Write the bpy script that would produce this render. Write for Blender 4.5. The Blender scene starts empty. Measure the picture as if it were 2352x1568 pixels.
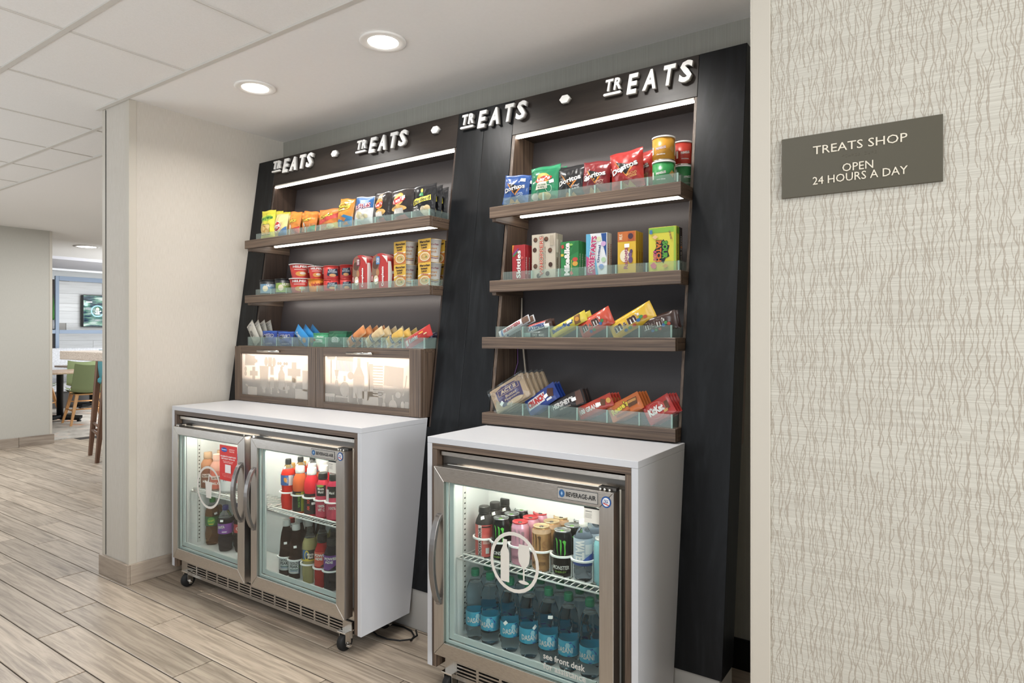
import bpy, bmesh, math, random
from mathutils import Vector, Matrix, noise
SC = bpy.context.scene
COL = SC.collection
random.seed(7)
PI = math.pi

# ---------------------------------------------------------------- camera
ANG = math.atan(1024 / 1488)
EYE = 1.33
cam_d = bpy.data.cameras.new('camera'); cam = bpy.data.objects.new('camera', cam_d); COL.objects.link(cam)
cam_d.sensor_width = 36; cam_d.lens = 1488 / 2352 * 36; cam_d.shift_y = -17 / 2352
cam_d.clip_start = .02; cam_d.clip_end = 80
cam.location = (0, 0, EYE); cam.rotation_euler = (PI / 2, 0, ANG)
SC.camera = cam
SC.view_settings.view_transform = 'Standard'; SC.view_settings.look = 'None'
SC.view_settings.gamma = 1; SC.view_settings.use_curve_mapping = False
SC.view_settings.exposure = 0.0

# ---------------------------------------------------------------- world and lights
W = bpy.data.worlds.new('world'); SC.world = W; W.use_nodes = True
W.node_tree.nodes['Background'].inputs[0].default_value = (.86, .92, 1, 1)
W.node_tree.nodes['Background'].inputs[1].default_value = .42

def area(name, loc, size, power, col=(1, .96, .9), rot=(0, 0, 0), size_y=None, shape=None, spread=None):
    l = bpy.data.lights.new(name, 'AREA'); l.energy = power; l.color = col; l.size = size
    if size_y: l.shape = 'RECTANGLE'; l.size_y = size_y
    if shape: l.shape = shape
    if spread: l.spread = spread
    o = bpy.data.objects.new(name, l); COL.objects.link(o); o.location = loc; o.rotation_euler = rot
    return o
for i, x in enumerate((-2.93, -2.02, -1.11)):
    area('downlight_lamp', (x, 1.965, 2.572), .13, 8.5, (1, .97, .93), shape='DISK', spread=2.6)
area('room_fill', (-.9, -.2, 2.55), 1.2, 22, (.97, .98, 1))  # three area lights added as general ambient fill, no visible fixtures
area('room_fill', (-6.5, 1.65, 2.55), 1.2, 60, (.94, .97, 1))
area('room_fill', (-7.5, 3.6, 2.55), 1.2, 50, (.94, .97, 1))
area('dining_wall_fill', (-9.8, 6.6, 1.5), 2.4, 170, (.9, .95, 1), rot=(PI / 2, 0, PI / 2), size_y=1.9)  # added unseen fill behind the pillar, brightens the white plank wall
area('dining_ceiling_fill', (-10.8, 5.7, 2.575), .8, 70, (.9, .95, 1))  # added fill under the dining ceiling, out of sight behind the pillar
area('counter_side_fill', (2.7, .0, 1.6), 1.8, 108, (.95, .98, 1), rot=(PI / 2 + .1, 0, 1.28), size_y=1.6)  # added fill from the right, aimed to brighten the counter side
area('uplight_fill', (-1.6, -2.0, .8), 2.6, 66, (.88, .94, 1), rot=(PI - .25, 0, 0))  # pair of added upward fills, out of view, brightening the ceiling
area('uplight_fill', (-6.2, -1.6, .8), 2.6, 100, (.84, .92, 1), rot=(PI - .3, 0, 0))

# ---------------------------------------------------------------- materials
def lin(c):
    if isinstance(c, str):
        c = c.lstrip('#'); c = [int(c[i:i + 2], 16) / 255 for i in (0, 2, 4)]
    return tuple(((x + .055) / 1.055) ** 2.4 if x > .04045 else x / 12.92 for x in c[:3]) + (1,)
_M = {}
def nn(nt, t, **k):
    n = nt.nodes.new(t)
    for a, b in k.items(): setattr(n, a, b)
    return n
def P_(m): return m.node_tree.nodes['Principled BSDF']
def mat(c, rough=.5, metal=0, trans=0, emit=0, coat=0, ior=1.45, spec=.5, bump=0, bscale=40):
    key = (c if isinstance(c, str) else tuple(c), rough, metal, trans, emit, coat, ior, spec, bump, bscale)
    if key in _M: return _M[key]
    m = bpy.data.materials.new('surface'); m.use_nodes = True; nt = m.node_tree; p = P_(m); I = p.inputs
    I['Base Color'].default_value = lin(c); I['Metallic'].default_value = metal
    I['Transmission Weight'].default_value = trans; I['Coat Weight'].default_value = coat; I['IOR'].default_value = ior
    I['Specular IOR Level'].default_value = spec; I['Roughness'].default_value = rough
    if emit: I['Emission Color'].default_value = lin(c); I['Emission Strength'].default_value = emit
    else:
        tc = nn(nt, 'ShaderNodeTexCoord'); nz = nn(nt, 'ShaderNodeTexNoise'); nz.inputs['Scale'].default_value = bscale
        nt.links.new(tc.outputs['Object'], nz.inputs['Vector'])
        mr = nn(nt, 'ShaderNodeMapRange'); mr.inputs[3].default_value = max(0, rough - .04); mr.inputs[4].default_value = min(1, rough + .04)
        nt.links.new(nz.outputs[0], mr.inputs[0]); nt.links.new(mr.outputs[0], I['Roughness'])
        if bump:
            b = nn(nt, 'ShaderNodeBump'); b.inputs['Strength'].default_value = bump; b.inputs['Distance'].default_value = .004
            nt.links.new(nz.outputs[0], b.inputs['Height']); nt.links.new(b.outputs[0], I['Normal'])
    _M[key] = m
    return m
def texmat(name, cols, scale, rough=.5, kind='noise', pos=None, detail=6, dist=0, bump=0, metal=0, rnd=False, spec=.5, coat=0, bdist=.002):
    """stretched noise through a colour ramp: wood, stone, brushed metal, carpet"""
    m = bpy.data.materials.new(name); m.use_nodes = True; nt = m.node_tree; p = P_(m)
    tc = nn(nt, 'ShaderNodeTexCoord'); mp = nn(nt, 'ShaderNodeMapping'); mp.inputs['Scale'].default_value = scale
    nt.links.new(tc.outputs['Object'], mp.inputs[0])
    nz = nn(nt, 'ShaderNodeTexNoise', noise_dimensions='4D'); nz.inputs['Scale'].default_value = 1; nz.inputs['Detail'].default_value = detail
    nz.inputs['Roughness'].default_value = .62; nz.inputs['Distortion'].default_value = dist
    nt.links.new(mp.outputs[0], nz.inputs['Vector'])
    rp = nn(nt, 'ShaderNodeValToRGB'); cr = rp.color_ramp
    n = len(cols); pos = pos or [.3 + .4 * i / (n - 1) for i in range(n)]
    while len(cr.elements) < n: cr.elements.new(.5)
    for e, c, q in zip(cr.elements, cols, pos): e.position = q; e.color = lin(c)
    nt.links.new(nz.outputs[0], rp.inputs[0])
    out = rp.outputs[0]
    if rnd:
        oi = nn(nt, 'ShaderNodeObjectInfo'); mu = nn(nt, 'ShaderNodeMath', operation='MULTIPLY'); mu.inputs[1].default_value = 90
        nt.links.new(oi.outputs['Random'], mu.inputs[0]); nt.links.new(mu.outputs[0], nz.inputs['W'])
        hs = nn(nt, 'ShaderNodeHueSaturation'); mr = nn(nt, 'ShaderNodeMapRange'); mr.inputs[3].default_value = .8; mr.inputs[4].default_value = 1.1
        nt.links.new(oi.outputs['Random'], mr.inputs[0]); nt.links.new(mr.outputs[0], hs.inputs['Value']); nt.links.new(out, hs.inputs['Color']); out = hs.outputs[0]
    nt.links.new(out, p.inputs['Base Color'])
    p.inputs['Roughness'].default_value = rough; p.inputs['Metallic'].default_value = metal; p.inputs['Specular IOR Level'].default_value = spec; p.inputs['Coat Weight'].default_value = coat
    if bump:
        b = nn(nt, 'ShaderNodeBump'); b.inputs['Strength'].default_value = bump; b.inputs['Distance'].default_value = bdist
        nt.links.new(nz.outputs[0], b.inputs['Height']); nt.links.new(b.outputs[0], p.inputs['Normal'])
    return m
WOODC = ('#33281f', '#54453a', '#695748', '#7f6d5d')
WOOD_X = texmat('brown_wood_grain_along', WOODC, (2.6, 170, 170), .45, dist=.25, bump=.15)
WOOD_Z = texmat('brown_wood_grain_upright', WOODC, (170, 170, 2.6), .45, dist=.25, bump=.15)
WOOD_Y = texmat('brown_wood_grain_deep', WOODC, (170, 2.6, 170), .45, dist=.25, bump=.15)
WOOD_D = texmat('dark_brown_wood', ('#2a211b', '#3a2e27', '#483a31'), (40, 40, 2), .4, dist=.8, bump=.1)
HEAD = texmat('header_brown_black', ('#1d1916', '#2b2521', '#37302b'), (2, 30, 14), .4, dist=1.2, bump=.12, spec=.3)
BLACKW = texmat('black_stained_wood', ('#0c0d0e', '#121315', '#191b1d', '#25282a'), (9, 9, 1.3), .38, dist=2.6, bump=.3, spec=.22, detail=4, pos=[.2, .45, .6, .8])
BACKP = texmat('back_panel_grey', ('#454041', '#4c4747'), (300, 300, 300), .42, bump=.05)
PLANK = texmat('floor_wood_tile', ('#6d6155', '#958777', '#b0a190', '#c4b7a6'), (2.2, 44, 10), .4, dist=1.1, bump=.16, rnd=True, pos=[.22, .42, .56, .8])
BASET = texmat('baseboard_wood_tile', ('#85776a', '#a39586', '#b3a697'), (2.2, 2.2, 26), .4, dist=1, bump=.1, rnd=True)
GROUT = mat('#37312c', .9)
WALLM = texmat('beige_linen_wallcovering', ('#bab3a7', '#c3bcb1', '#cac4ba'), (500, 500, 22), .7, bump=.1, spec=.3)
WALLG = texmat('grey_wallcovering', ('#b0aca2', '#b9b5ab'), (400, 400, 22), .7, bump=.08, spec=.3)
CEILT = texmat('ceiling_tile', ('#e2dfda', '#e9e6e2'), (160, 160, 160), .85, bump=.12, spec=.2)
CEILM = texmat('ceiling_paint', ('#e8e5e1', '#ebe8e4'), (60, 60, 60), .75, bump=.03, spec=.3)
GRIDM = mat('#c9c4bc', .5)
WHITE = mat('#c9cacd', .42)
TRIM = mat('#bfb8ab', .5)
STEEL = texmat('brushed_steel', ('#a8a39c', '#bdb8b1', '#cbc7c1'), (60, 4, 900), .27, metal=1, bump=.03)
STEELH = texmat('satin_steel', ('#b3aea8', '#c2beb8'), (200, 200, 8), .3, metal=1)
DSTEEL = mat('#66635f', .38, 1)
CHROME = mat('#d8d6d2', .15, 1)
BLACK = mat('#0b0b0c', .5)
RUBBER = mat('#141414', .6)
LINER = mat('#d3d6d6', .42)
VINYL = mat('#d8d2c8', .6)
WPLAST = mat('#f2f2f0', .35)
PAPER = mat('#f4f4f2', .7)
def glass_mat(name, tint, refl=.06, milk=0, milkc='#e8f4f0', rough=.02):
    m = bpy.data.materials.new(name); m.use_nodes = True; nt = m.node_tree; nt.nodes.remove(P_(m)); out = nt.nodes['Material Output']
    tr = nn(nt, 'ShaderNodeBsdfTransparent'); tr.inputs[0].default_value = lin(tint)
    gl = nn(nt, 'ShaderNodeBsdfGlossy'); gl.inputs['Roughness'].default_value = rough
    lw = nn(nt, 'ShaderNodeLayerWeight'); pw = nn(nt, 'ShaderNodeMath', operation='POWER'); pw.inputs[1].default_value = 4; nt.links.new(lw.outputs['Facing'], pw.inputs[0])
    mr = nn(nt, 'ShaderNodeMapRange'); mr.inputs[3].default_value = .025; mr.inputs[4].default_value = .7; nt.links.new(pw.outputs[0], mr.inputs[0])
    mx = nn(nt, 'ShaderNodeMixShader'); nt.links.new(mr.outputs[0], mx.inputs[0]); nt.links.new(tr.outputs[0], mx.inputs[1]); nt.links.new(gl.outputs[0], mx.inputs[2])
    last = mx
    if milk:
        df = nn(nt, 'ShaderNodeBsdfDiffuse'); df.inputs[0].default_value = lin(milkc)
        m2 = nn(nt, 'ShaderNodeMixShader'); m2.inputs[0].default_value = milk
        nt.links.new(mx.outputs[0], m2.inputs[1]); nt.links.new(df.outputs[0], m2.inputs[2]); last = m2
    nt.links.new(last.outputs[0], out.inputs[0])
    return m
PANE = glass_mat('door_glass', '#f3f8f6')
SGLASS = glass_mat('shelf_front_glass', '#f5faf8', milk=.085, milkc='#d6e8e2', rough=.08)
SEDGE = glass_mat('glass_edge', '#d0e5dd', milk=.36, milkc='#cde4dc')
RINGP = mat('#eef0f2', .3)
def frosted():
    m = bpy.data.materials.new('frosted_pane'); m.use_nodes = True; nt = m.node_tree; nt.nodes.remove(P_(m)); out = nt.nodes['Material Output']
    a = nn(nt, 'ShaderNodeBsdfTranslucent'); a.inputs[0].default_value = lin('#fbf9f6')
    b = nn(nt, 'ShaderNodeBsdfDiffuse'); b.inputs[0].default_value = lin('#d9d6d0')
    c = nn(nt, 'ShaderNodeBsdfRefraction'); c.inputs['Roughness'].default_value = .35; c.inputs['IOR'].default_value = 1.02; c.inputs[0].default_value = lin('#fbf9f6')
    x = nn(nt, 'ShaderNodeMixShader'); x.inputs[0].default_value = .22; y = nn(nt, 'ShaderNodeMixShader'); y.inputs[0].default_value = .14
    nt.links.new(a.outputs[0], x.inputs[1]); nt.links.new(b.outputs[0], x.inputs[2]); nt.links.new(x.outputs[0], y.inputs[1]); nt.links.new(c.outputs[0], y.inputs[2])
    nt.links.new(y.outputs[0], out.inputs[0])
    return m
FROST = frosted()
LED = mat('#fff6ec', emit=12)
LAMP = mat('#fffaf2', emit=14)
def wallpaper():
    m = bpy.data.materials.new('branch_pattern_wallpaper'); m.use_nodes = True; nt = m.node_tree; p = P_(m)
    L = nt.links.new
    def mth(op, a, b=None, c=None):
        n = nn(nt, 'ShaderNodeMath', operation=op)
        for i, v in enumerate((a, b, c)):
            if v is None: continue
            if isinstance(v, (int, float)): n.inputs[i].default_value = v
            else: L(v, n.inputs[i])
        return n.outputs[0]
    tc = nn(nt, 'ShaderNodeTexCoord'); sp = nn(nt, 'ShaderNodeSeparateXYZ'); L(tc.outputs['Object'], sp.inputs[0]); X, Z = sp.outputs[0], sp.outputs[2]
    def nz(u, v, det=2):
        c = nn(nt, 'ShaderNodeCombineXYZ'); L(u, c.inputs[0]); L(v, c.inputs[1]); n = nn(nt, 'ShaderNodeTexNoise', noise_dimensions='2D'); n.inputs['Scale'].default_value = 1; n.inputs['Detail'].default_value = det
        L(c.outputs[0], n.inputs['Vector']); return n.outputs[0]
    tot = None
    for f, seed, zs, th, cut in ((50, 3.7, 13, .05, .34), (61, 11.3, 17, .052, .38), (43, 23.9, 10, .042, .42), (70, 47.1, 19, .05, .46)):   # families of wandering upright twigs
        u = mth('MULTIPLY_ADD', X, f, seed); cell = mth('FLOOR', u); k = mth('MULTIPLY', cell, 7.37)
        n = nz(k, mth('MULTIPLY', Z, zs)); d = mth('ABSOLUTE', mth('SUBTRACT', mth('SUBTRACT', mth('FRACT', u), .5), mth('MULTIPLY', mth('SUBTRACT', n, .5), 1.75)))
        w = mth('MULTIPLY', nz(mth('ADD', k, 3.1), mth('MULTIPLY', Z, 60)), th * 2.1)
        ln = mth('LESS_THAN', d, w); br = mth('GREATER_THAN', nz(mth('ADD', k, 91.7), mth('MULTIPLY', Z, 8)), cut)
        q = mth('MULTIPLY', ln, br); tot = q if tot is None else mth('MAXIMUM', tot, q)
    ss = mth('MULTIPLY', tot, .62)
    mp = nn(nt, 'ShaderNodeMapping'); mp.inputs['Scale'].default_value = (6, 1, 420); L(tc.outputs['Object'], mp.inputs[0])
    rb = nn(nt, 'ShaderNodeTexNoise'); rb.inputs['Scale'].default_value = 1; L(mp.outputs[0], rb.inputs['Vector'])
    cr = nn(nt, 'ShaderNodeValToRGB'); cr.color_ramp.elements[0].position = .35; cr.color_ramp.elements[0].color = lin('#b4afa3'); cr.color_ramp.elements[1].position = .65; cr.color_ramp.elements[1].color = lin('#c5c1b5')
    L(rb.outputs[0], cr.inputs[0])
    mx = nn(nt, 'ShaderNodeMixRGB'); L(ss, mx.inputs[0]); L(cr.outputs[0], mx.inputs[1]); mx.inputs[2].default_value = lin('#928575')
    L(mx.outputs[0], p.inputs['Base Color']); p.inputs['Roughness'].default_value = .6; p.inputs['Specular IOR Level'].default_value = .3
    b = nn(nt, 'ShaderNodeBump'); b.inputs['Strength'].default_value = .25; b.inputs['Distance'].default_value = .001; L(rb.outputs[0], b.inputs['Height']); L(b.outputs[0], p.inputs['Normal'])
    return m
def vinyl_ribbed():
    m = texmat('ribbed_grey_wallcovering', ('#97958b', '#a5a399'), (700, 1, 3), .6, bump=.2, detail=1)
    return m

# ---------------------------------------------------------------- mesh helpers
class MB:
    def __init__(s): s.v = []; s.f = []; s.mi = []; s.ms = []; s.sm = []
    def m(s, mt):
        if mt not in s.ms: s.ms.append(mt)
        return s.ms.index(mt)
    def add(s, vs, fs, mt, smooth=False):
        n = len(s.v); k = s.m(mt); s.v += [tuple(v) for v in vs]
        for f in fs: s.f.append(tuple(i + n for i in f)); s.mi.append(k); s.sm.append(smooth)
        return s
    def box(s, x0, x1, y0, y1, z0, z1, mt, fn=None):
        vs = [(x, y, z) for z in (z0, z1) for y in (y0, y1) for x in (x0, x1)]
        if fn: vs = [fn(*v) for v in vs]
        return s.add(vs, [(0, 2, 3, 1), (4, 5, 7, 6), (0, 1, 5, 4), (2, 6, 7, 3), (0, 4, 6, 2), (1, 3, 7, 5)], mt)
    def lathe(s, prof, mt, n=20, cx=0, cy=0, caps=True, smooth=True, fn=None, a0=0):
        vs = []
        for r, z in prof:
            for i in range(n):
                a = 2 * PI * i / n + a0; vs.append((cx + r * math.cos(a), cy + r * math.sin(a), z))
        if fn: vs = [fn(*v) for v in vs]
        fs = [(j * n + i, j * n + (i + 1) % n, (j + 1) * n + (i + 1) % n, (j + 1) * n + i) for j in range(len(prof) - 1) for i in range(n)]
        if caps: fs += [tuple(range(n - 1, -1, -1)), tuple((len(prof) - 1) * n + i for i in range(n))]
        return s.add(vs, fs, mt, smooth)
    def tube(s, pts, r, mt, n=8, smooth=True, closed=False):
        pts = [Vector(p) for p in pts]; vs = []; N = len(pts); prev = None
        for i, p in enumerate(pts):
            a = pts[(i - 1) % N] if closed or i > 0 else p; b = pts[(i + 1) % N] if closed or i < N - 1 else p
            t = (b - a).normalized()
            if prev is None: u = t.orthogonal().normalized()
            else: u = (prev - t * prev.dot(t)).normalized()
            prev = u; w = t.cross(u); rr = r[i] if isinstance(r, (list, tuple)) else r
            vs += [p + (u * math.cos(2 * PI * k / n) + w * math.sin(2 * PI * k / n)) * rr for k in range(n)]
        fs = [(j * n + k, j * n + (k + 1) % n, ((j + 1) % N) * n + (k + 1) % n, ((j + 1) % N) * n + k) for j in range(N if closed else N - 1) for k in range(n)]
        if not closed: fs += [tuple(range(n - 1, -1, -1)), tuple((N - 1) * n + k for k in range(n))]
        return s.add(vs, fs, mt, smooth)
    def grid(s, fn, nu, nv, mt, smooth=True, flip=False):
        vs = [fn(i / nu, j / nv) for j in range(nv + 1) for i in range(nu + 1)]; w = nu + 1
        fs = [(j * w + i, j * w + i + 1, (j + 1) * w + i + 1, (j + 1) * w + i) for j in range(nv) for i in range(nu)]
        if flip: fs = [f[::-1] for f in fs]
        return s.add(vs, fs, mt, smooth)
    def prism(s, poly, y0, y1, mt, fn=None):
        """poly in (x, z), extruded along y"""
        n = len(poly); vs = [(x, y0, z) for x, z in poly] + [(x, y1, z) for x, z in poly]
        if fn: vs = [fn(*v) for v in vs]
        fs = [tuple(range(n)), tuple(range(2 * n - 1, n - 1, -1))] + [(i, n + i, n + (i + 1) % n, (i + 1) % n) for i in range(n)]
        return s.add(vs, fs, mt)
    def build(s, name, parent=None, loc=None, bevel=0, seg=1, rot=None):
        me = bpy.data.meshes.new(name); me.from_pydata(s.v, [], s.f)
        for mt in s.ms: me.materials.append(mt)
        me.polygons.foreach_set('material_index', s.mi); me.polygons.foreach_set('use_smooth', s.sm)
        if bevel:
            b = bmesh.new(); b.from_mesh(me); bmesh.ops.recalc_face_normals(b, faces=b.faces)
            es = [e for e in b.edges if len(e.link_faces) == 2 and e.calc_face_angle(0) > .6]
            bmesh.ops.bevel(b, geom=es, offset=bevel, segments=seg, affect='EDGES', clamp_overlap=True); b.to_mesh(me); b.free()
        me.update(); return link(name, me, parent, loc, rot)
def link(name, me, parent=None, loc=None, rot=None):
    o = bpy.data.objects.new(name, me); COL.objects.link(o)
    if parent: o.parent = parent
    if loc: o.location = loc
    if rot: o.rotation_euler = rot
    return o
def tag(o, label=None, cat=None, group=None, kind=None):
    if label: o['label'] = label
    if cat: o['category'] = cat
    if group: o['group'] = group
    if kind: o['kind'] = kind
    return o
def thing(name, label, cat, loc=(0, 0, 0), rz=0, group=None):
    o = bpy.data.objects.new(name, None); COL.objects.link(o); o.location = loc; o.rotation_euler = (0, 0, rz); o.empty_display_size = .05
    return tag(o, label, cat, group)
def dup(root, label=None):
    c = root.copy(); COL.objects.link(c)
    if label: c['label'] = label
    for ch in list(root.children):
        d = ch.copy(); COL.objects.link(d); d.parent = c; d.matrix_parent_inverse = ch.matrix_parent_inverse
        for g in ch.children:
            e = g.copy(); COL.objects.link(e); e.parent = d
    return c
def struct(o): o['kind'] = 'structure'; return o
def bx(name, x0, x1, y0, y1, z0, z1, mt, parent=None, bevel=0, fn=None):
    return MB().box(x0, x1, y0, y1, z0, z1, mt, fn).build(name, parent, bevel=bevel)

# photograph measurements -> points on a vertical plane y = const (a shelf or fridge front)
def ray(px, py):
    f = (-math.sin(ANG), math.cos(ANG)); r = (math.cos(ANG), math.sin(ANG)); u = px - 1176
    return (f[0] * 1488 + r[0] * u, f[1] * 1488 + r[1] * u, 767 - py)
def at(p, y):
    d = ray(*p); t = y / d[1]; return (d[0] * t, EYE + d[2] * t)
def crop(ox, oy, k): return lambda a, b: (ox + a / k, oy + b / k)

# ---------------------------------------------------------------- flat print: text and shapes laid on a surface
_T = {}
def text2d(s, bold=0):
    k = (s, bold)
    if k in _T: return _T[k]
    c = bpy.data.curves.new('t', 'FONT'); c.body = s; c.resolution_u = 2; c.offset = bold; c.fill_mode = 'FRONT'
    o = bpy.data.objects.new('t', c); COL.objects.link(o)
    bpy.context.view_layer.update(); dg = bpy.context.evaluated_depsgraph_get()
    me = o.evaluated_get(dg).to_mesh(); vs = [(v.co.x, v.co.y) for v in me.vertices]; fs = [tuple(p.vertices) for p in me.polygons]
    bpy.data.objects.remove(o); bpy.data.curves.remove(c)
    x0 = min(v[0] for v in vs); x1 = max(v[0] for v in vs); y0 = min(v[1] for v in vs); y1 = max(v[1] for v in vs)
    vs = [((x - x0) / (x1 - x0) - .5, (y - y0) / (y1 - y0) - .5) for x, y in vs]
    _T[k] = (vs, fs); return _T[k]
def shape2d(it):
    """-> verts in its own unit box, faces"""
    k = it[0]
    if k == 't': return text2d(it[1], it[9] if len(it) > 9 else .02)
    if k == 'r': return [(-.5, -.5), (.5, -.5), (.5, .5), (-.5, .5)], [(0, 1, 2, 3)]
    if k == 'e': n = 20; return [(.5 * math.cos(2 * PI * i / n), .5 * math.sin(2 * PI * i / n)) for i in range(n)], [tuple(range(n))]
    if k == 'o':
        n = 28; q = it[1]
        return [(r * math.cos(2 * PI * i / n), r * math.sin(2 * PI * i / n)) for r in (.5, .5 * (1 - q)) for i in range(n)], [(i, (i + 1) % n, n + (i + 1) % n, n + i) for i in range(n)]
    return it[1], [tuple(range(len(it[1])))]
def lay(mb, W_, H_, items, fmap, step=0, off=.0005, d=.00025):
    """items: (kind, data, u, v, w, h, colour, rot, rough[, bold]); u v w h as fractions of W_ x H_"""
    for i, it in enumerate(items):
        kind, data, u, v, w, h, col = it[:7]; rot = math.radians(it[7]) if len(it) > 7 else 0
        rough = it[8] if len(it) > 8 else .4
        vs, fs = shape2d(it); sw, sh = (w * W_, h * H_)
        if abs(abs(rot) - PI / 2) < .3 and kind == 't': sw, sh = w * H_, h * W_
        c, s_ = math.cos(rot), math.sin(rot); cx, cz = (u - .5) * W_, v * H_
        pts = [(cx + x * sw * c - z * sh * s_, cz + x * sw * s_ + z * sh * c) for x, z in vs]
        mt = col if not isinstance(col, str) else mat(col, rough)
        if step:
            b = bmesh.new(); bv = [b.verts.new((x, 0, z)) for x, z in pts]
            for f in fs:
                try: b.faces.new([bv[j] for j in f])
                except ValueError: pass
            for ax in (0, 2):
                a0 = min(v_.co[ax] for v_ in b.verts); a1 = max(v_.co[ax] for v_ in b.verts)
                if ax == 2 and fmap.__name__ == 'cyl': break
                q = math.floor(a0 / step) + 1
                while q * step < a1 - 1e-5:
                    co = [0, 0, 0]; co[ax] = q * step; no = [0, 0, 0]; no[ax] = 1
                    bmesh.ops.bisect_plane(b, geom=b.verts[:] + b.edges[:] + b.faces[:], plane_co=co, plane_no=no); q += 1
            b.verts.index_update(); pts = [(v_.co.x, v_.co.z) for v_ in b.verts]; fs = [tuple(v_.index for v_ in f.verts) for f in b.faces]; b.free()
        mb.add([fmap(x, z, off + d * i) for x, z in pts], fs, mt, bool(step))
    return mb
def flat(x, z, o): return (x, -o, z)

# ================================================================ the setting
WY = 2.64                                            # back wall of the alcove
fl = struct(bx('floor', -22, 3.2, -3.5, 9, -.06, -.004, GROUT))
def plank_mesh(w, l, h=.010):
    m = MB(); b = .0025
    vs = [(0, 0, -h), (l, 0, -h), (l, w, -h), (0, w, -h), (0, 0, -b * .4), (l, 0, -b * .4), (l, w, -b * .4), (0, w, -b * .4), (b, b, 0), (l - b, b, 0), (l - b, w - b, 0), (b, w - b, 0)]
    m.add(vs, [(0, 1, 5, 4), (1, 2, 6, 5), (2, 3, 7, 6), (3, 0, 4, 7), (4, 5, 9, 8), (5, 6, 10, 9), (6, 7, 11, 10), (7, 4, 8, 11), (8, 9, 10, 11)], PLANK)
    o = m.build('plank', fl); return o
PW, PL = .1655, 1.016
known = {0: -2.835, 1: -3.31, 2: -3.52, 3: -3.02, 4: -2.768, 5: -5.245, 6: -5.543}
first = plank_mesh(PW - .005, PL - .005); used_first = False; extra = MB(); spots = []
for r in range(-24, 44):
    y0 = .992 + .1655 * r
    off = known.get(r, ((r * 0.377) % 1) * PL)
    x = off - math.ceil((off + 22) / PL) * PL
    while x < 1.2:
        if not (x > -3.6 and y0 > 2.5) and not (x > -.62 and y0 > 1.72): spots.append((x, y0))
        x += PL
def near(s):
    d = -s[0] * math.sin(ANG) + s[1] * math.cos(ANG); u = (s[0] + .5) * math.cos(ANG) + s[1] * math.sin(ANG)
    d2 = -(s[0] + .5) * math.sin(ANG) + s[1] * math.cos(ANG)
    if d2 < .3 or abs(u / d2) > 1.1 or (d2 < 1.5): return 1e3 + abs(s[0]) + abs(s[1])
    if s[0] < -9.2: return 500
    if s[0] < -4 and u / d2 > -.6: return 600
    return d2
spots.sort(key=near)
for i, (x, y) in enumerate(spots):
    if x < -9.6 and y > 3.4: continue
    if i < 240:
        o = first if i == 0 else first.copy()
        if i: COL.objects.link(o)
        o.location = (x, y, 0)
    else: extra.box(x, x + PL - .0035, y, y + PW - .0035, -.01, -.0004, PLANK)
tag(extra.build('far_planks', fl), kind='stuff')

# walls round the alcove
struct(bx('wall_back', -3.65, -.42, WY, WY + .15, 0, 2.62, vinyl_ribbed()))
wl = struct(bx('wall_left', -3.93, -3.63, 1.685, 6.0, 0, 2.62, WALLM))
wr = struct(bx('wall_right', -.425, 3.2, 1.69, 2.79, 0, 2.62, wallpaper()))
bx('corner_guard', -.4265, -.383, 1.684, 1.6895, 0, 2.58, TRIM, wr, .001)
bx('corner_guard', -.4305, -.4255, 1.684, 1.73, 0, 2.58, TRIM, wr, .001)
bx('corner_guard', -3.665, -3.6285, 1.681, 1.6845, .10, 2.578, TRIM, wl, .001)
bx('corner_guard', -3.6295, -3.627, 1.681, 1.72, .10, 2.578, TRIM, wl, .001)
g = bx('corner_guard', -3.9325, -3.898, 1.6815, 1.6845, .10, 2.578, TRIM, wl, .001)
bx('joint_strip', -3.897, -3.893, 1.6825, 1.6845, .11, 2.57, BLACK, wl)
# ceiling: painted soffit over the alcove, lay-in tiles in front
ce = struct(MB().box(-3.93, 3.2, 1.667, WY + .15, 2.58, 2.72, CEILM).box(-22, 3.2, -3.5, 9, 2.66, 2.74, CEILM).box(-22, -3.93, 2.105, 9, 2.582, 2.66, CEILM).build('ceiling'))
tile0 = None
TX = [-2.356 - .672 * k for k in range(-5, 12)]
for i in range(len(TX) - 1):
    x1, x0 = TX[i], TX[i + 1]
    for (y0, y1) in ((-2.17, -1.505), (-1.505, -.84), (-.84, -.175), (-.175, .49), (.49, 1.155), (1.155, 1.665), (1.155, 1.82), (1.82, 2.105)):
        if (y1 == 1.665) != (x0 > -4.2 and y0 == 1.155): continue
        if x0 > -4.2 and y0 > 1.6: continue
        if x0 < -4.2 < -3.9 and False: continue
        bx('ceiling_tile', x0 + .003, x1 - .003, y0 + .003, y1 - .003, 2.584, 2.60, CEILT, ce, .0015)
for y in (-2.17, -1.505, -.84, -.175, .49, 1.155):
    bx('grid_rail', -9.9, 1.2, y - .011, y + .011, 2.577, 2.5835, GRIDM, ce)
bx('grid_rail', -9.9, -3.93, 1.809, 1.831, 2.577, 2.5835, GRIDM, ce)
bx('grid_rail', -3.95, 1.2, 1.655, 1.677, 2.574, 2.5835, GRIDM, ce)
bx('grid_rail', -9.9, -3.93, 2.094, 2.116, 2.574, 2.5835, GRIDM, ce)
for x in TX: bx('grid_rail', x - .0045, x + .0045, -3, 1.66 if x > -3.9 else 2.10, 2.5795, 2.5838, GRIDM, ce)
# baseboards of wood tile
bl = struct(thing('baseboard_left', None, None))
for x0, x1, y0, y1 in ((-3.945, -3.616, 1.668, 1.6835), (-3.629, -3.615, 1.684, 2.2), (-3.945, -3.9315, 1.684, 3.0)):
    bx('baseboard_tile', x0, x1, y0, y1, 0, .105, BASET, bl, .002)
struct(bx('baseboard_back', -3.62, -.43, WY - .012, WY - .0005, 0, .12, BLACK))

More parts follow.
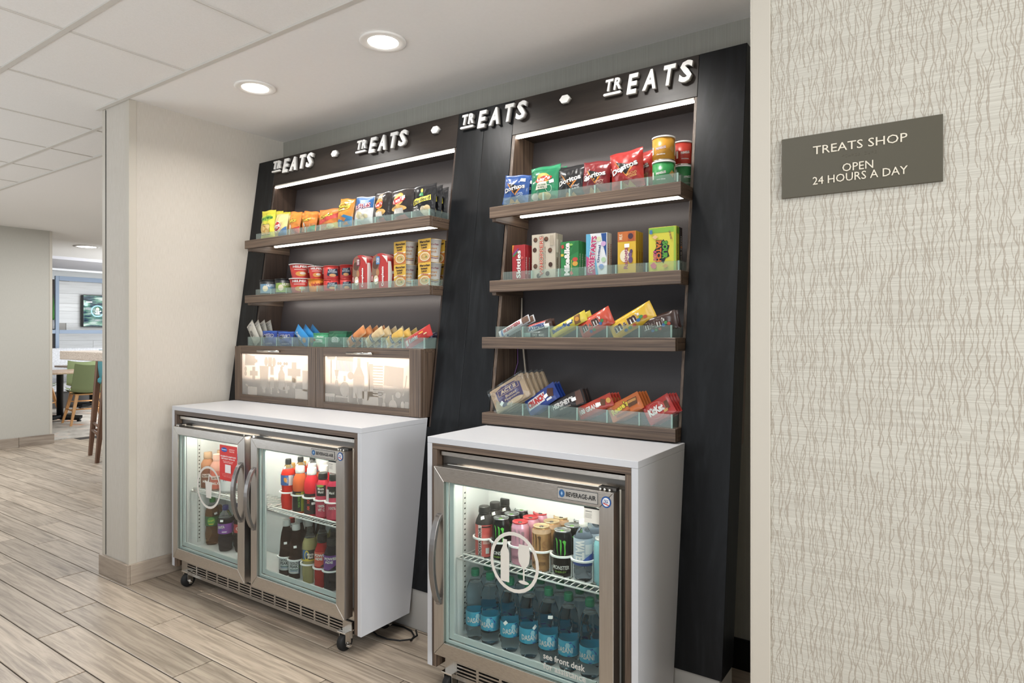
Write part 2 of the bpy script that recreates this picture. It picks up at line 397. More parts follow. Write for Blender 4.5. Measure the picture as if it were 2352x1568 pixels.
# recessed downlights
for i, x in enumerate((-2.93, -2.02, -1.11)):
    nm = ('recessed downlight nearer the beige corner, over the left case', 'recessed downlight in the alcove ceiling, the larger and nearer of the two lit ones', 'recessed downlight over the right case, outside the picture')[i]
    t = thing('recessed_downlight', nm, 'light', (x, 1.965, 2.58), group='downlights in the alcove ceiling')
    MB().lathe([(.098, -.0005), (.1, -.006), (.094, -.009), (.066, -.007), (.064, -.0005)], mat('#e8e4de', .5), 40, caps=False).build('trim_ring', t)
    MB().lathe([(.063, -.0055), (.063, -.003)], LAMP, 32).build('lens', t)

# ================================================================ display cases (lean back)
def face(z): return 2.253 + .1406 * (z - .933)
def lean(x, n, z): return (x, face(z) + n, z)
def lb(name, x0, x1, n0, n1, z0, z1, mt, parent, bev=.0012):
    return bx(name, x0, x1, n0, n1, z0, z1, mt, parent, bev, lean)
ZT = 2.405; ZO = 2.237; ZB = .185
def case(x0, a, b, x1, label, seam=None):
    t = thing('display_case', label, 'display case', ((x0 + x1) / 2, 2.3, 0), 0, 'black leaning display cases'); t['group'] = 'black leaning display cases'
    off = Vector(t.location)
    def q(name, *ar, **k):
        o = lb(name, *ar, t, **k); o.location = -off; return o
    q('stile', x0, a - .0006, 0, .13, ZB, ZT, BLACKW)
    q('stile', b + .0006, x1, 0, .13, ZB, ZT, BLACKW)
    q('header', a, b, 0, .018, ZO, ZT, HEAD)
    q('lower_panel', a, b, 0, .018, ZB, .90, BLACKW)
    q('top_panel', a, b, .019, .165, ZO, ZO + .016, WOOD_D)
    q('roof_panel', a, b, .019, .13, ZT - .018, ZT, BLACKW)
    q('back_panel', a + (0 if seam is None else 0), b if seam is None else seam, .165, .172, .80, ZO + .02, BACKP)
    if seam: q('back_panel', seam + .0025, b, .165, .172, .80, ZO + .02, BACKP)
    q('jamb', a - .0005, a + .016, .004, .165, .90, ZO, WOOD_D if x0 < -3 else WOOD_Z)
    q('jamb', b - .012, b, .004, .165, .90, ZO, WOOD_D if x0 < -3 else WOOD_Z)
    q('rear_cleat', x0 + .02, x0 + .06, .131, .172, 1.0, ZT - .02, WOOD_Z)
    q('rear_cleat', x1 - .07, x1 - .004, .131, .172, .93, ZT - .02, WOOD_Z)
    s = q('light_strip', a + .017, b - .013, .004, .02, ZO - .011, ZO - .0005, GRIDM)
    d = lb('diffuser', a + .02, b - .016, .002, .021, ZO - .0165, ZO - .0112, LED, s, 0)
    p = bx('plinth', x0, x1 - .01, 2.158, 2.30, 0, ZB - .0005, mat('#b9b7b2', .5), t, .002); p.location = -off
    return t, off
caseA, offA = case(-3.625, -3.453, -2.006, -1.8435, 'left black leaning display case holding chips, noodle cups and cookies, against the beige wall')
caseB, offB = case(-1.842, -1.677, -.819, -.64, 'right black leaning display case holding candy boxes and chocolate bars', seam=-.885)

def shelf(t, off, a, b, yf, zt, h, gh, ga, gb, divs, led=True, drop=True, name='shelf'):
    """box shelf with a fascia, a frosted glass front, end piece and glass dividers"""
    zb = zt - h; yb = face(zb) + .164
    def q(o): o.location = -off if o.parent is t else (0, 0, 0); return o
    sh = q(MB().box(a, b, yf, yf + .02, zb, zt, WOOD_X).box(a, b, yf + .0201, yb, zt - .018, zt, WOOD_X).box(b - .02, b, yf + .0201, face(zb) + .02, zb, zt - .0181, WOOD_Y).box(a, a + .02, yf + .0201, yb, zb - (.012 if drop else 0), zt - .0181, WOOD_Y).build(name, t, bevel=.0014))
    if led:
        o = bx('light_strip', a + .05, b - .035, yf + .165, yf + .18, zt - .026, zt - .0182, LED, sh)
    y = yf + .008; e = .006
    bx('glass_front', ga, gb, y, y + e, zt + .0003, zt + gh, SGLASS, sh)
    bx('glass_end', gb - e, gb, y + e + .0005, face(zt) + .12, zt + .0003, zt + gh, SGLASS, sh)
    bx('glass_edge', gb - e, gb, y - .0012, y - .0003, zt + .0003, zt + gh, SEDGE, sh)
    for x in divs:
        bx('divider', x - .0025, x + .0025, y + e + .0005, face(zt) + .13, zt + .0003, zt + gh - .001, SGLASS, sh)
        bx('glass_edge', x - .003, x + .003, y - .0012, y - .0003, zt + .0003, zt + gh - .001, SEDGE, sh)
    return sh
def xs_(k, y, *px): return [at(k(p, 0), y)[0] for p in px]
K1 = crop(540, 400, 4.356); K2 = crop(520, 700, 4.356); K3 = crop(1100, 300, 4.127); K4 = crop(1100, 640, 3.919)
YL, YR, YR2 = 2.245, 2.262, 2.207
shelf(caseA, offA, -3.452, -2.007, YL, 1.878, .048, .032, -3.352, -2.012, xs_(K1, YL, 530, 690, 840, 1040, 1200, 1390, 1560, 1755))
shelf(caseA, offA, -3.452, -2.007, YL, 1.556, .044, .032, -3.356, -2.012, xs_(K1, YL, 345, 500, 655, 810, 990, 1165, 1350, 1540, 1760))
shelf(caseB, offB, -1.676, -.8195, YR, 1.880, .048, .034, -1.608, -.832, xs_(K3, YR, 600, 850, 1090, 1340, 1590))
shelf(caseB, offB, -1.676, -.8195, YR, 1.561, .050, .035, -1.610, -.828, xs_(K3, YR, 490, 745, 1000, 1290, 1580), led=False)
shelf(caseB, offB, -1.676, -.8195, YR2, 1.317, .048, .045, -1.609, -.835, xs_(K4, YR2, 385, 622, 875, 1145, 1435), led=False, drop=False)
shelf(caseB, offB, -1.676, -.8195, YR2, .995, .047, .05, -1.606, -.833, xs_(K4, YR2, 385, 622, 875, 1145, 1435), led=False, drop=False)

# ---------------------------------------------------------------- raised letters on the headers
def letters():
    signs = []
    specs = (('T', 0, .055, .050, .048), ('R', .05, .055, .046, .050), ('E', .106, 0, .046, .096), ('A', .168, 0, .058, .094), ('T', .238, .004, .058, .092), ('S', .312, 0, .056, .100))
    specs = (('T', 0, .033, .035, .050), ('R', .042, .033, .033, .050), ('E', .102, -.001, .040, .084), ('A', .170, .0, .056, .083), ('T', .250, .0, .048, .083), ('S', .318, -.002, .050, .086))
    names = ('raised white lettering on the left case beside the beige wall', 'raised white lettering in the middle of the left case header', 'raised white lettering crossing the black stile between the two cases', 'raised white lettering at the right end of the right case header')
    wm, gm = mat('#f0efec', .4), mat('#8d8983', .5)
    for k, x in enumerate((-3.448, -2.705, -1.970, -1.208)):
        t = thing('raised_lettering', names[k], 'sign', (x, face(2.300) - .0, 2.300), 0, 'raised word signs on the case headers')
        def fl_(px, py, pz): return (px, py + .1406 * pz, pz)
        def slab(poly_sets, y0, y1, mt, m):
            for vs, fs in poly_sets:
                n = len(vs); V = [fl_(a, y0, b) for a, b in vs] + [fl_(a, y1, b) for a, b in vs]
                F = [tuple(f) for f in fs]; ed = {}
                for f in fs:
                    for i in range(len(f)):
                        e = (f[i], f[(i + 1) % len(f)]); ed[e] = ed.get(e, 0) + 1
                for (i, j) in ed:
                    if (j, i) not in ed: F.append((j, i, i + n, j + n))
                m.add(V, F, mt)
        for ch, lx, lz, w, h in specs:
            vs, fs = text2d(ch, .035)
            pts = [((u + .5) * w + lx + (v + .5) * h * .10, (v + .5) * h + lz) for u, v in vs]
            m = MB(); slab([(pts, fs)], -.022, -.013, wm, m); slab([(pts, fs)], -.0129, -.002, gm, m)
            m.build('letter', t)
        r = [(0, 0), (.073, 0), (.077, .005), (.073, .010), (0, .010), (-.003, .005)]
        m = MB(); slab([([(a, b + .014) for a, b in r], [(0, 1, 2, 3, 4, 5)])], -.022, -.013, wm, m); slab([([(a, b + .014) for a, b in r], [(0, 1, 2, 3, 4, 5)])], -.0129, -.002, gm, m)
        m.build('underline', t)
    nm = ('white hexagon stud between the first two words on the left case', 'white hexagon stud near the right end of the left case header', 'white hexagon stud on the right case header')
    for k, x in enumerate((-2.889, -2.140, -1.399)):
        m = MB(); z = 2.345; hx = [(.026 * math.cos(a * PI / 3), .020 * math.sin(a * PI / 3)) for a in range(6)]
        for y0, y1, mt in ((-.020, -.011, wm), (-.0109, -.0005, gm)):
            m.prism(hx, y0, y1, mt, lambda a, b, c: (a, b + .1406 * c, c))
        tag(m.build('hexagon_stud', None, (x, face(z), z), bevel=.0008), nm[k], 'ornament', 'hexagon studs on the case headers')
letters()

# ---------------------------------------------------------------- flip-door light cabinet on the left counter
VIN = glass_mat('grey_vinyl_film', '#e6dfd6', refl=0, milk=.62, milkc='#cdc7be', rough=.5)
def light_cabinet():
    t = thing('flip_door_cabinet', 'brown wood cabinet with two backlit frosted flip doors on the left white counter', 'cabinet', (-2.77, 2.30, .943)); off = Vector(t.location)
    def q(o): o.location = -off; return o
    x0, x1, y0, z0, z1 = -3.503, -2.032, 2.236, .943, 1.262
    yb = 2.345
    q(MB().box(x0, x1, y0, 2.41, z1 - .018, z1, WOOD_X).build('top_panel', t, bevel=.0012))
    # right side widens with the leaning case; it stands proud of the case face
    q(bx('side_panel', x1 - .02, x1, 0, .10, z0, z1 - .0181, WOOD_Z, t, .001, fn=lambda x, y, z: (x, y0 if y < .05 else face(z) + y, z)))
    q(bx('side_panel', x0, x0 + .02, 0, -.001, z0, z1 - .0181, WOOD_Z, t, .001, fn=lambda x, y, z: (x, y0 if y == 0 else face(z) - .001, z)))
    q(bx('bottom_panel', x0 + .0201, x1 - .0201, y0, yb, z0, z0 + .016, WHITE, t))
    q(bx('inner_back', x0 + .0201, x1 - .0201, yb - .004, yb, z0 + .0161, z1 - .0182, mat('#f3f0ec', .6), t))
    q(bx('inner_shelf', x0 + .0201, x1 - .0201, 2.24, yb - .0045, 1.068, 1.076, mat('#e2dcd4', .5), t))
    q(bx('centre_post', -2.786, -2.762, y0 + .001, yb - .0045, z0 + .0161, z1 - .0182, WOOD_Z, t))
    q(bx('light_strip', x0 + .05, x1 - .05, 2.262, 2.277, z1 - .026, z1 - .0183, mat('#fff8f0', emit=30), t))
    q(bx('light_strip', x0 + .05, x1 - .05, 2.328, 2.340, 1.077, 1.083, mat('#ffe2c6', emit=9), t))
    I = icons()
    for k, (a, b) in enumerate(((-3.503, -2.776), (-2.773, -2.034))):
        ga, gb = ((-3.447, -2.838), (-2.712, -2.106))[k]; gz0, gz1 = .980, 1.217; y = 2.215
        d = MB()
        d.box(a, ga, y, y + .02, z0 + .002, z1 - .003, WOOD_Z).box(gb, b, y, y + .02, z0 + .002, z1 - .003, WOOD_Z)
        d.box(ga + .0003, gb - .0003, y + .0003, y + .02, gz1, z1 - .003, WOOD_X).box(ga + .0003, gb - .0003, y + .0003, y + .02, z0 + .002, gz0, WOOD_X)
        o = q(d.build('flip_door', t, bevel=.0008))
        bx('frosted_pane', ga, gb, y + .010, y + .013, gz0, gz1, FROST, o)
        m = MB(); vin = VIN
        for (ic, u, v, s, r) in I[k]:
            for poly in ic:
                c, sn = math.cos(math.radians(r)), math.sin(math.radians(r))
                pts = [(ga + u * (gb - ga) + (px * c - pz * sn) * s, gz0 + v * (gz1 - gz0) + (px * sn + pz * c) * s) for px, pz in poly]
                pts = [(min(max(px, ga + .001), gb - .001), min(max(pz, gz0 + .001), gz1 - .001)) for px, pz in pts]
                m.add([(px, y + .0095, pz) for px, pz in pts], [tuple(range(len(pts)))], vin)
        m.build('vinyl_silhouettes', o)
        hx = ((-3.251, -3.055), (-2.51, -2.33))[k]; h = MB()
        h.tube([(hx[0], y - .022, 1.235), (hx[1], y - .022, 1.235)], .006, CHROME, 12)
        for e in (hx[0] + .02, hx[1] - .02): h.tube([(e, y - .022, 1.235), (e, y, 1.235)], .004, CHROME, 8)
        h.build('handle', o)
    # glass tray on top
    e = .006; ya = 2.238; za = z1 + .0005; zh = 1.314
    q(bx('tray_front', -3.411, -2.03, ya, ya + e, za, zh, SGLASS, t)); q(bx('tray_end', -2.034, -2.028, ya + e + .0005, 2.40, za, zh, SGLASS, t)); q(bx('tray_end', -3.411, -3.405, ya + e + .0005, 2.40, za, zh, SGLASS, t))
    for p in (352, 503, 660, 822, 993, 1175, 1358, 1555, 1762, 1980):
        x = at(K2(p, 0), ya)[0]
        q(bx('divider', x - .0025, x + .0025, ya + e + .0005, 2.40, za, zh - .001, SGLASS, t)); q(bx('glass_edge', x - .003, x + .003, ya - .0012, ya - .0003, za, zh - .001, SEDGE, t))
def icons():
    R = lambda x0, z0, x1, z1: [(x0, z0), (x1, z0), (x1, z1), (x0, z1)]
    E = lambda cx, cz, rx, rz, n=14: [(cx + rx * math.cos(2 * PI * i / n), cz + rz * math.sin(2 * PI * i / n)) for i in range(n)]
    cross = [R(-.18, -.5, .18, .5), R(-.5, -.18, -.1801, .18), R(.1801, -.18, .5, .18)]
    tube = [[(-.5, -.28), (.28, -.22), (.28, .22), (-.5, .28)], R(.2801, -.12, .36, .12), R(.3601, -.07, .5, .07)]
    band = [E(-.34, 0, .16, .25), R(-.17, -.25, .17, .25), E(.34, 0, .16, .25)]
    pill = [E(0, .22, .2, .24), E(0, -.22, .2, .24)]
    bottle = [R(-.2, -.5, .2, .12), [(-.2, .1201), (.2, .1201), (.06, .3), (-.06, .3)], R(-.08, .3001, .08, .4), R(-.02, .4001, .16, .46)]
    wine = [[(-.2, -.5), (.2, -.5), (.2, .05), (.07, .28), (-.07, .28), (-.2, .05)], R(-.06, .2801, .06, .5)]
    comb = [R(-.5, .12, .5, .3)] + [R(-.5 + i * .0833, -.3, -.46 + i * .0833, .1199) for i in range(12)]
    razor = [R(-.04, -.5, .04, .38), [(-.2, .3801), (.2, .3801), (.24, .5), (-.24, .5)]]
    brush = [E(0, -.3, .15, .22), R(-.06, -.06, .06, .1), [(-.1, .1001), (.1, .1001), (.18, .45), (-.18, .45)]]
    perf = [E(0, -.22, .27, .3), R(-.06, .09, .06, .3), E(.34, .32, .18, .15)]
    wide = [R(-.35, -.32, .5, .32), R(-.37, -.3, -.36, .3)]
    tb = [[(-.03, -.5), (.03, -.5), (.07, 0), (.02, .5), (-.05, .5), (.0, 0)]]
    big = [R(-.3, -.5, .5, .22), [(-.3, .2201), (-.44, .25), (-.5, .35), (-.3, .30)]]
    A = [(tube, .15, .84, .12, -3), (band, .44, .82, .105, -2), (pill, .58, .79, .045, 90), (pill, .67, .79, .045, 90), (pill, .06, .57, .06, 0), (cross, .19, .53, .075, 0), (tube, .35, .40, .15, -90), (R and [R(-.3, -.5, .3, .5)], .47, .62, .05, 0), ([R(-.3, -.5, .3, .5)], .47, .33, .06, 0), (bottle, .61, .48, .14, 0), (cross, .79, .60, .11, 0), ([R(-.3, -.5, .3, .5)], .79, .38, .045, 0), ([R(-.3, -.5, .3, .5)], .96, .42, .11, 0), (big, .15, .10, .11, 0), (pill, .46, .13, .04, 0), (pill, .56, .17, .04, 20), (cross, .68, .22, .055, 10), (big, .87, .11, .13, 0)]
    B = [(razor, .08, .70, .14, 0), (comb, .25, .84, .125, -2), (brush, .15, .53, .09, 0), (perf, .25, .42, .13, 0), (wine, .42, .55, .20, -1), (tb, .53, .50, .19, 0), (comb, .62, .52, .16, 90), (wide, .80, .62, .15, -4), (tb, .94, .45, .10, -15), (comb, .05, .07, .09, 0), (razor, .22, .13, .10, -92), (wide, .54, .11, .13, 1), (brush, .71, .12, .08, 0), (perf, .81, .12, .10, 0), (tb, .40, .10, .06, 20), (band, .96, .05, .08, 0)]
    return A, B
light_cabinet()

# ---------------------------------------------------------------- white counters and the glass-door refrigerators
def counter(name_label, x0, x1, y0):
    t = thing('counter', name_label, 'counter', ((x0 + x1) / 2, (y0 + 2.25) / 2, .08), 0, 'white counters'); off = Vector(t.location)
    def q(o): o.location = -off; return o
    w = .022; zt = .942; zb = .08
    yb = lambda z: face(z) - .001
    def slab(name, a, b, z0, z1, ya, mt, bev=.0008):
        vs = [(a, ya, z0), (b, ya, z0), (a, yb(z0), z0), (b, yb(z0), z0), (a, ya, z1), (b, ya, z1), (a, yb(z1), z1), (b, yb(z1), z1)]
        return q(MB().add(vs, [(0, 2, 3, 1), (4, 5, 7, 6), (0, 1, 5, 4), (2, 6, 7, 3), (0, 4, 6, 2), (1, 3, 7, 5)], mt).build(name, t, bevel=bev))
    slab('top_panel', x0, x1, zt - w, zt, y0, WHITE)
    slab('side_panel', x0, x0 + w, zb, zt - w - .0005, y0, WHITE); slab('side_panel', x1 - w, x1, zb, zt - w - .0005, y0, WHITE)
    slab('lining_panel', x0 + w + .0004, x1 - w - .0004, zt - 2 * w, zt - w - .0005, y0 + .002, WOOD_X)
    slab('lining_panel', x0 + w + .0004, x0 + 2 * w, zb, zt - 2 * w - .0005, y0 + .002, WOOD_Z); slab('lining_panel', x1 - 2 * w, x1 - w - .0004, zb, zt - 2 * w - .0005, y0 + .002, WOOD_Z)
    return t
counter('long white counter with brown lining around the two-door refrigerator', -3.505, -2.025, 1.846)
counter('short white counter with brown lining around the single-door refrigerator', -1.657, -.802, 1.842)

def fridge(label, x0, x1, doors, shelf_z, casters):
    yb = 2.125; t = thing('glass_door_refrigerator', label, 'refrigerator', ((x0 + x1) / 2, 2.0, 0), 0, 'stainless undercounter refrigerators'); off = Vector(t.location)
    def q(o): o.location = -off; return o
    yf = 1.872; zt, zb = .886, .118; w = .045
    b = MB().box(x0, x1, yf, yb, zt - .045, zt, DSTEEL).box(x0, x1, yf, yb, zb, zb + .055, STEEL)
    b.box(x0, x0 + .02, yf, yb, zb + .0551, zt - .0451, DSTEEL).box(x1 - .02, x1, yf, yb, zb + .0551, zt - .0451, DSTEEL).box(x0 + .0201, x1 - .0201, yb - .02, yb, zb + .0551, zt - .0451, DSTEEL)
    q(b.build('cabinet_body', t, bevel=.001))
    q(bx('top_lip', x0, x1, yf - .012, yf - .0003, zt - .012, zt + .004, STEEL, t, .001))
    li = MB().box(x0 + .0205, x0 + w, yf + .002, yb - .0205, zb + .0605, zt - .0505, LINER).box(x1 - w, x1 - .0205, yf + .002, yb - .0205, zb + .0605, zt - .0505, LINER)
    li.box(x0 + .0205, x1 - .0205, yf + .002, yb - .0205, zb + .0552, zb + .0604, LINER).box(x0 + .0205, x1 - .0205, yf + .002, yb - .0205, zt - .0504, zt - .0452, LINER).box(x0 + w + .0002, x1 - w - .0002, yb - .026, yb - .0206, zb + .0605, zt - .0505, LINER)
    q(li.build('inner_liner', t))
    # LED bar under the liner roof
    q(bx('light_strip', x0 + .07, x1 - .07, yf + .012, yf + .022, zt - .0585, zt - .0506, mat('#fff6ea', emit=90), t))
    # pilaster strips
    for px in (x0 + w + .0005, x1 - w - .0045):
        m = MB().box(px, px + .004, yf + .06, yf + .078, .20, .76, mat('#c5c5c2', .4))
        for i in range(26): m.box(px - .0004, px + .0044, yf + .0655, yf + .0725, .22 + i * .02, .226 + i * .02, BLACK)
        q(m.build('shelf_pilaster', t))
    if len(doors) > 1: q(bx('mullion', -2.792, -2.73, yf - .006, yf - .0003, zb + .03, zt - .046, mat('#22262c', .3, .6), t, .001))
    # wire shelf
    for (a, c) in ([(x0 + w + .006, x1 - w - .006)] if len(doors) == 1 else [(x0 + w + .006, -2.765), (-2.757, x1 - w - .006)]):
        for z in shelf_z:
            m = MB(); ya, yc = yf + .022, yb - .04; r = .0028
            m.tube([(a, yc, z), (a, ya, z), (c, ya, z), (c, yc, z)], r + .0006, WPLAST, 6)
            m.tube([(a + .03, ya - .002, z), (a + .03, ya - .002, z + .022), (c - .03, ya - .002, z + .022), (c - .03, ya - .002, z)], r + .0002, WPLAST, 6)
            n = int((c - a) / .024)
            for i in range(1, n): x = a + (c - a) * i / n; m.tube([(x, ya, z), (x, yc, z)], .0017, WPLAST, 5)
            for y in (ya + .08, ya + .16): m.tube([(a, y, z - .004), (c, y, z - .004)], r, WPLAST, 5)
            q(m.build('wire_shelf', t))
    # doors
    for k, (a, c, g) in enumerate(doors):
        y = 1.810; d0, d1 = .148, .843
        ia, ic, iz0, iz1 = g
        fr = MB(); e = .0006
        def quad(p, mt):  # mitred bar in xz, extruded in y
            fr.prism(p, y, y + .046, mt)
        quad([(a, d0), (ia, iz0), (ia, iz1), (a, d1)], STEELH); quad([(c, d0), (c, d1), (ic, iz1), (ic, iz0)], STEELH)
        quad([(a + e, d1), (ia + e, iz1), (ic - e, iz1), (c - e, d1)], STEEL); quad([(a + e, d0), (c - e, d0), (ic - e, iz0), (ia + e, iz0)], STEEL)
        o = q(fr.build('door', t, bevel=.0012))
        gs = MB(); j = .016; gm_ = mat('#b9c1c1', .3)
        for (g0, yy, ee) in ((0, y + .014, .008), (.011, y + .024, .02)):
            X0, X1, Z0, Z1 = ia + g0 * .8, ic - g0 * .3, iz0 + g0, iz1 - g0 * .3
            gs.box(X0, X0 + ee, yy, yy + .008, Z0, Z1, gm_).box(X1 - ee * .35, X1, yy, yy + .008, Z0, Z1, gm_).box(X0 + ee, X1 - ee, yy, yy + .008, Z0, Z0 + ee, gm_).box(X0 + ee, X1 - ee, yy, yy + .008, Z1 - ee * .35, Z1, gm_)
        gs.build('gasket', o)
        bx('glass_pane', ia, ic, y + .009, y + .0125, iz0, iz1, PANE, o)
        # curved pull handle
        side = 1 if (len(doors) > 1 and k == 0) else -1
        hx = (c - .022) if side == 1 else (a + .022)
        zc, hl = ((.577, .142), (.562, .146), (.505, .165))[k if len(doors) > 1 else 2]
        hm = MB(); nn_ = 16; out = .045; sec = []
        for i in range(nn_ + 1):
            s = i / nn_; z = zc - hl + 2 * hl * s; bow = math.sin(PI * s) ** .6
            hxx = hx - side * (.006 + .0 * bow) ; yy = y - .004 - out * bow
            sw = .012; sec.append([(hxx - sw, yy, z), (hxx + sw, yy, z), (hxx + sw, yy + .015, z), (hxx - sw, yy + .015, z)])
        vs = [p for s_ in sec for p in s_]; fs = [(i * 4 + j_, i * 4 + (j_ + 1) % 4, (i + 1) * 4 + (j_ + 1) % 4, (i + 1) * 4 + j_) for i in range(nn_) for j_ in range(4)] + [(3, 2, 1, 0), (nn_ * 4, nn_ * 4 + 1, nn_ * 4 + 2, nn_ * 4 + 3)]
        hm.add(vs, fs, mat('#8f8b88', .32, .85))
        for zz in (zc - hl + .012, zc + hl - .012): hm.box(hx - side * .006 - .009, hx - side * .006 + .009, y - .012, y + .001, zz - .012, zz + .012, mat('#8f8b88', .32, .85))
        hm.build('handle', o, bevel=.0015)
        # hinge bolts on the door top
        hb = MB()
        for xx in (c - .05, c - .035, c - .018) if side == -1 else (a + .02, a + .035, c - .02): hb.lathe([(.004, d1), (.004, d1 + .006), (.002, d1 + .008)], CHROME, 10, xx, y + .012)
        hb.box(*( (c - .06, c) if side == -1 else (a, a + .05)), y + .02, y + .045, d1 + .001, d1 + .010, DSTEEL)
        hb.build('hinge', o)
        # stickers on the glass
        yg = y + .0085
        def gp(x, z, o_): return (x, yg - o_, z)
        if len(doors) > 1 and k == 0:
            st = MB(); cx, cz = at((479.5, 1119), yg); rx = .046; rz = .060
            lay(st, 1, 1, [('o', .11, .5, 0, .212, .214, '#dcd8d0')], lambda x, z, o_: (x + cx, yg - o_, z + cz))
            lay(st, 1, 1, [('p', [(-.5, .5), (.5, .5), (.36, -.5), (-.36, -.5)], .5, -.012, .062, .082, '#dcd8d0'), ('p', [(-.1, 0), (.12, 0), (.2, .75), (.9, .55), (.95, .8), (0, 1.1)], .5, .030, .036, .036, '#dcd8d0')], lambda x, z, o_: (x + cx, yg - o_, z + cz))
            st.build('drink_decal', o)
            ps = MB(); (ax, az), (bx_, bz) = at((505, 1020), yg), (at((545, 1109), yg))
            wW, hH = bx_ - ax, az - bz
            lay(ps, wW, hH, [('r', 0, .5, .5, 1, 1, '#d8322f'), ('e', 0, .26, .87, .36, .13, '#1d4ea8'), ('t', 'Hampton', .26, .87, .28, .045, '#ffffff'), ('t', 'CELEBRATING', .70, .895, .32, .03, '#ffd9d4'), ('t', 'Coca-Cola', .70, .845, .28, .05, '#ffd9d4'),
                ('t', "CELEBRATE HAMPTON'S", .5, .685, .88, .042, '#ffffff'), ('t', 'BIRTHDAY WITH US!', .5, .62, .76, .042, '#ffffff'), ('t', 'Scan the code to enter', .5, .555, .6, .026, '#ffe3df'), ('t', 'IMPORTANT MESSAGE', .5, .515, .5, .024, '#ffe3df'), ('r', 0, .5, .345, .33, .235, '#f2eceb'),
                ('t', 'no purchase necessary to enter', .5, .19, .7, .022, '#f3aaa4'), ('t', 'see front desk for details', .5, .15, .66, .022, '#f3aaa4'), ('t', 'open to guests', .5, .11, .5, .022, '#f3aaa4')], lambda x, z, o_: (ax + wW / 2 + x, yg - o_, bz + z))
            ps.build('red_poster', o)['label'] = 'red promotional poster on the glass'
        if k == len(doors) - 1:
            np_ = MB(); qs = ((847, 345, 985, 398), None)[0] if len(doors) > 1 else None
            C_ = crop(380, 900, 2.529) if len(doors) > 1 else crop(960, 960, 2.58)
            p0, p1 = ((847, 345), (983, 398)) if len(doors) > 1 else ((828, 428), (1066, 508))
            (ax, az), (bx_, bz) = at(C_(p0[0], p0[1]), y), at(C_(p1[0], p1[1]), y)
            z0_, z1_ = (.805, .838) if len(doors) > 1 else (.800, .836); wW, hH = bx_ - ax, z1_ - z0_
            lay(np_, wW, hH, [('r', 0, .5, .5, 1, 1, '#3a3f45'), ('r', 0, .5, .5, .985, .92, '#a9a59e'), ('e', 0, .11, .5, .15, .7, '#2f5f8f'), ('p', [(-.3, 0), (0, .5), (.3, 0), (0, -.5)], .11, .5, .08, .4, '#9fc0dc'), ('t', 'BEVERAGE-AIR', .59, .5, .74, .42, '#1b1c1e')], lambda x, z, o_: (ax + wW / 2 + x, y - .0004 - o_, z0_ + z))
            np_.build('nameplate', o)
            rb = MB(); cx_ = c - .024; cz_ = .822 if len(doors) > 1 else .812
            lay(rb, 1, 1, [('e', 0, .5, 0, .034, .036, '#23508f'), ('e', 0, .5, 0, .025, .027, '#e8e8e8'), ('t', 'MADE IN', .5, .006, .015, .004, '#23508f'), ('t', 'USA', .5, .0, .017, .007, '#23508f'), ('r', 0, .5, -.0065, .02, .003, '#c2322f', -15)], lambda x, z, o_: (x + cx_, y - .0004 - o_, z + cz_))
            rb.build('round_badge', o)
            wl_ = MB(); X1 = ic - .001; wW, hH = .055, .05
            lay(wl_, wW, hH, [('r', 0, .5, .5, 1, 1, '#e3e0d4'), ('r', 0, .5, .95, 1, .1, '#1c1c1c'), ('t', 'BEVERAGE-AIR', .3, .72, .4, .06, '#555555'), ('r', 0, .3, .58, .4, .02, '#8b8b85'), ('r', 0, .3, .50, .42, .02, '#8b8b85'), ('r', 0, .28, .42, .4, .02, '#8b8b85'), ('r', 0, .3, .34, .42, .02, '#8b8b85')], lambda x, z, o_: (X1 - wW / 2 + x, yg - o_, iz1 - hH - .004 + z))
            wl_.build('notice_sticker', o)
        if len(doors) == 1:
            st = MB(); cx, cz = at((1181, 1291), yg); dc = '#d9d4ca'
            lay(st, 1, 1, [('o', .12, .5, 0, .200, .206, dc), ('p', [(-.5, -.5), (.5, -.5), (.5, .2), (.24, .34), (.24, .5), (-.24, .5), (-.24, .34), (-.5, .2)], .462, .0, .036, .145, dc),
                ('p', [(-.42, .5), (.42, .5), (.5, .1), (.42, -.25), (.1, -.5), (-.1, -.5), (-.42, -.25), (-.5, .1)], .540, .026, .048, .080, dc), ('r', 0, .540, -.035, .006, .045, dc), ('e', 0, .540, -.060, .042, .012, dc)], lambda x, z, o_: (x + cx, yg - o_, z + cz))
            st.build('drinks_decal', o)
            tx = MB(); (ax, az) = at((1248, 1527), yg)
            for s_, dz, ww in (('see front desk', .033, .155), ('for assistance', 0, .158)):
                vs, fs = text2d(s_, .02); tx.add([(ax + (u + .5) * ww, yg - .0006, az + dz + v * .021) for u, v in vs], fs, mat('#bdbbb4', .7))
            tx.build('glass_lettering', o)
    # louvred grille and casters
    gz0, gz1 = .052, .117; gr = MB().box(x0 + .02, x1 - .02, yf - .012, yf - .006, gz1 - .006, gz1, STEELH).box(x0 + .02, x1 - .02, yf - .012, yf - .006, gz0, gz0 + .016, STEELH).box(x0 + .02, x0 + .07, yf - .012, yf - .006, gz0 + .0161, gz1 - .0061, STEELH).box(x1 - .07, x1 - .02, yf - .012, yf - .006, gz0 + .0161, gz1 - .0061, STEELH)
    n = int((x1 - x0 - .14) / .09); sx = (x1 - x0 - .14) / n
    for i in range(n + 1): gr.box(x0 + .07 + i * sx - .006, x0 + .07 + i * sx + .006, yf - .0118, yf - .0062, gz0 + .0161, gz1 - .0061, STEELH)
    gr.box(x0 + .021, x1 - .021, yf + .02, yf + .022, gz0, gz1, BLACK)
    go = q(gr.build('grille', t))
    for i in range(n):
        for z in (.075, .088, .101):
            bx('louvre', x0 + .07 + i * sx + .0062, x0 + .07 + (i + 1) * sx - .0062, yf - .0115, yf - .0065, z - .0028, z + .0028, STEELH, go)
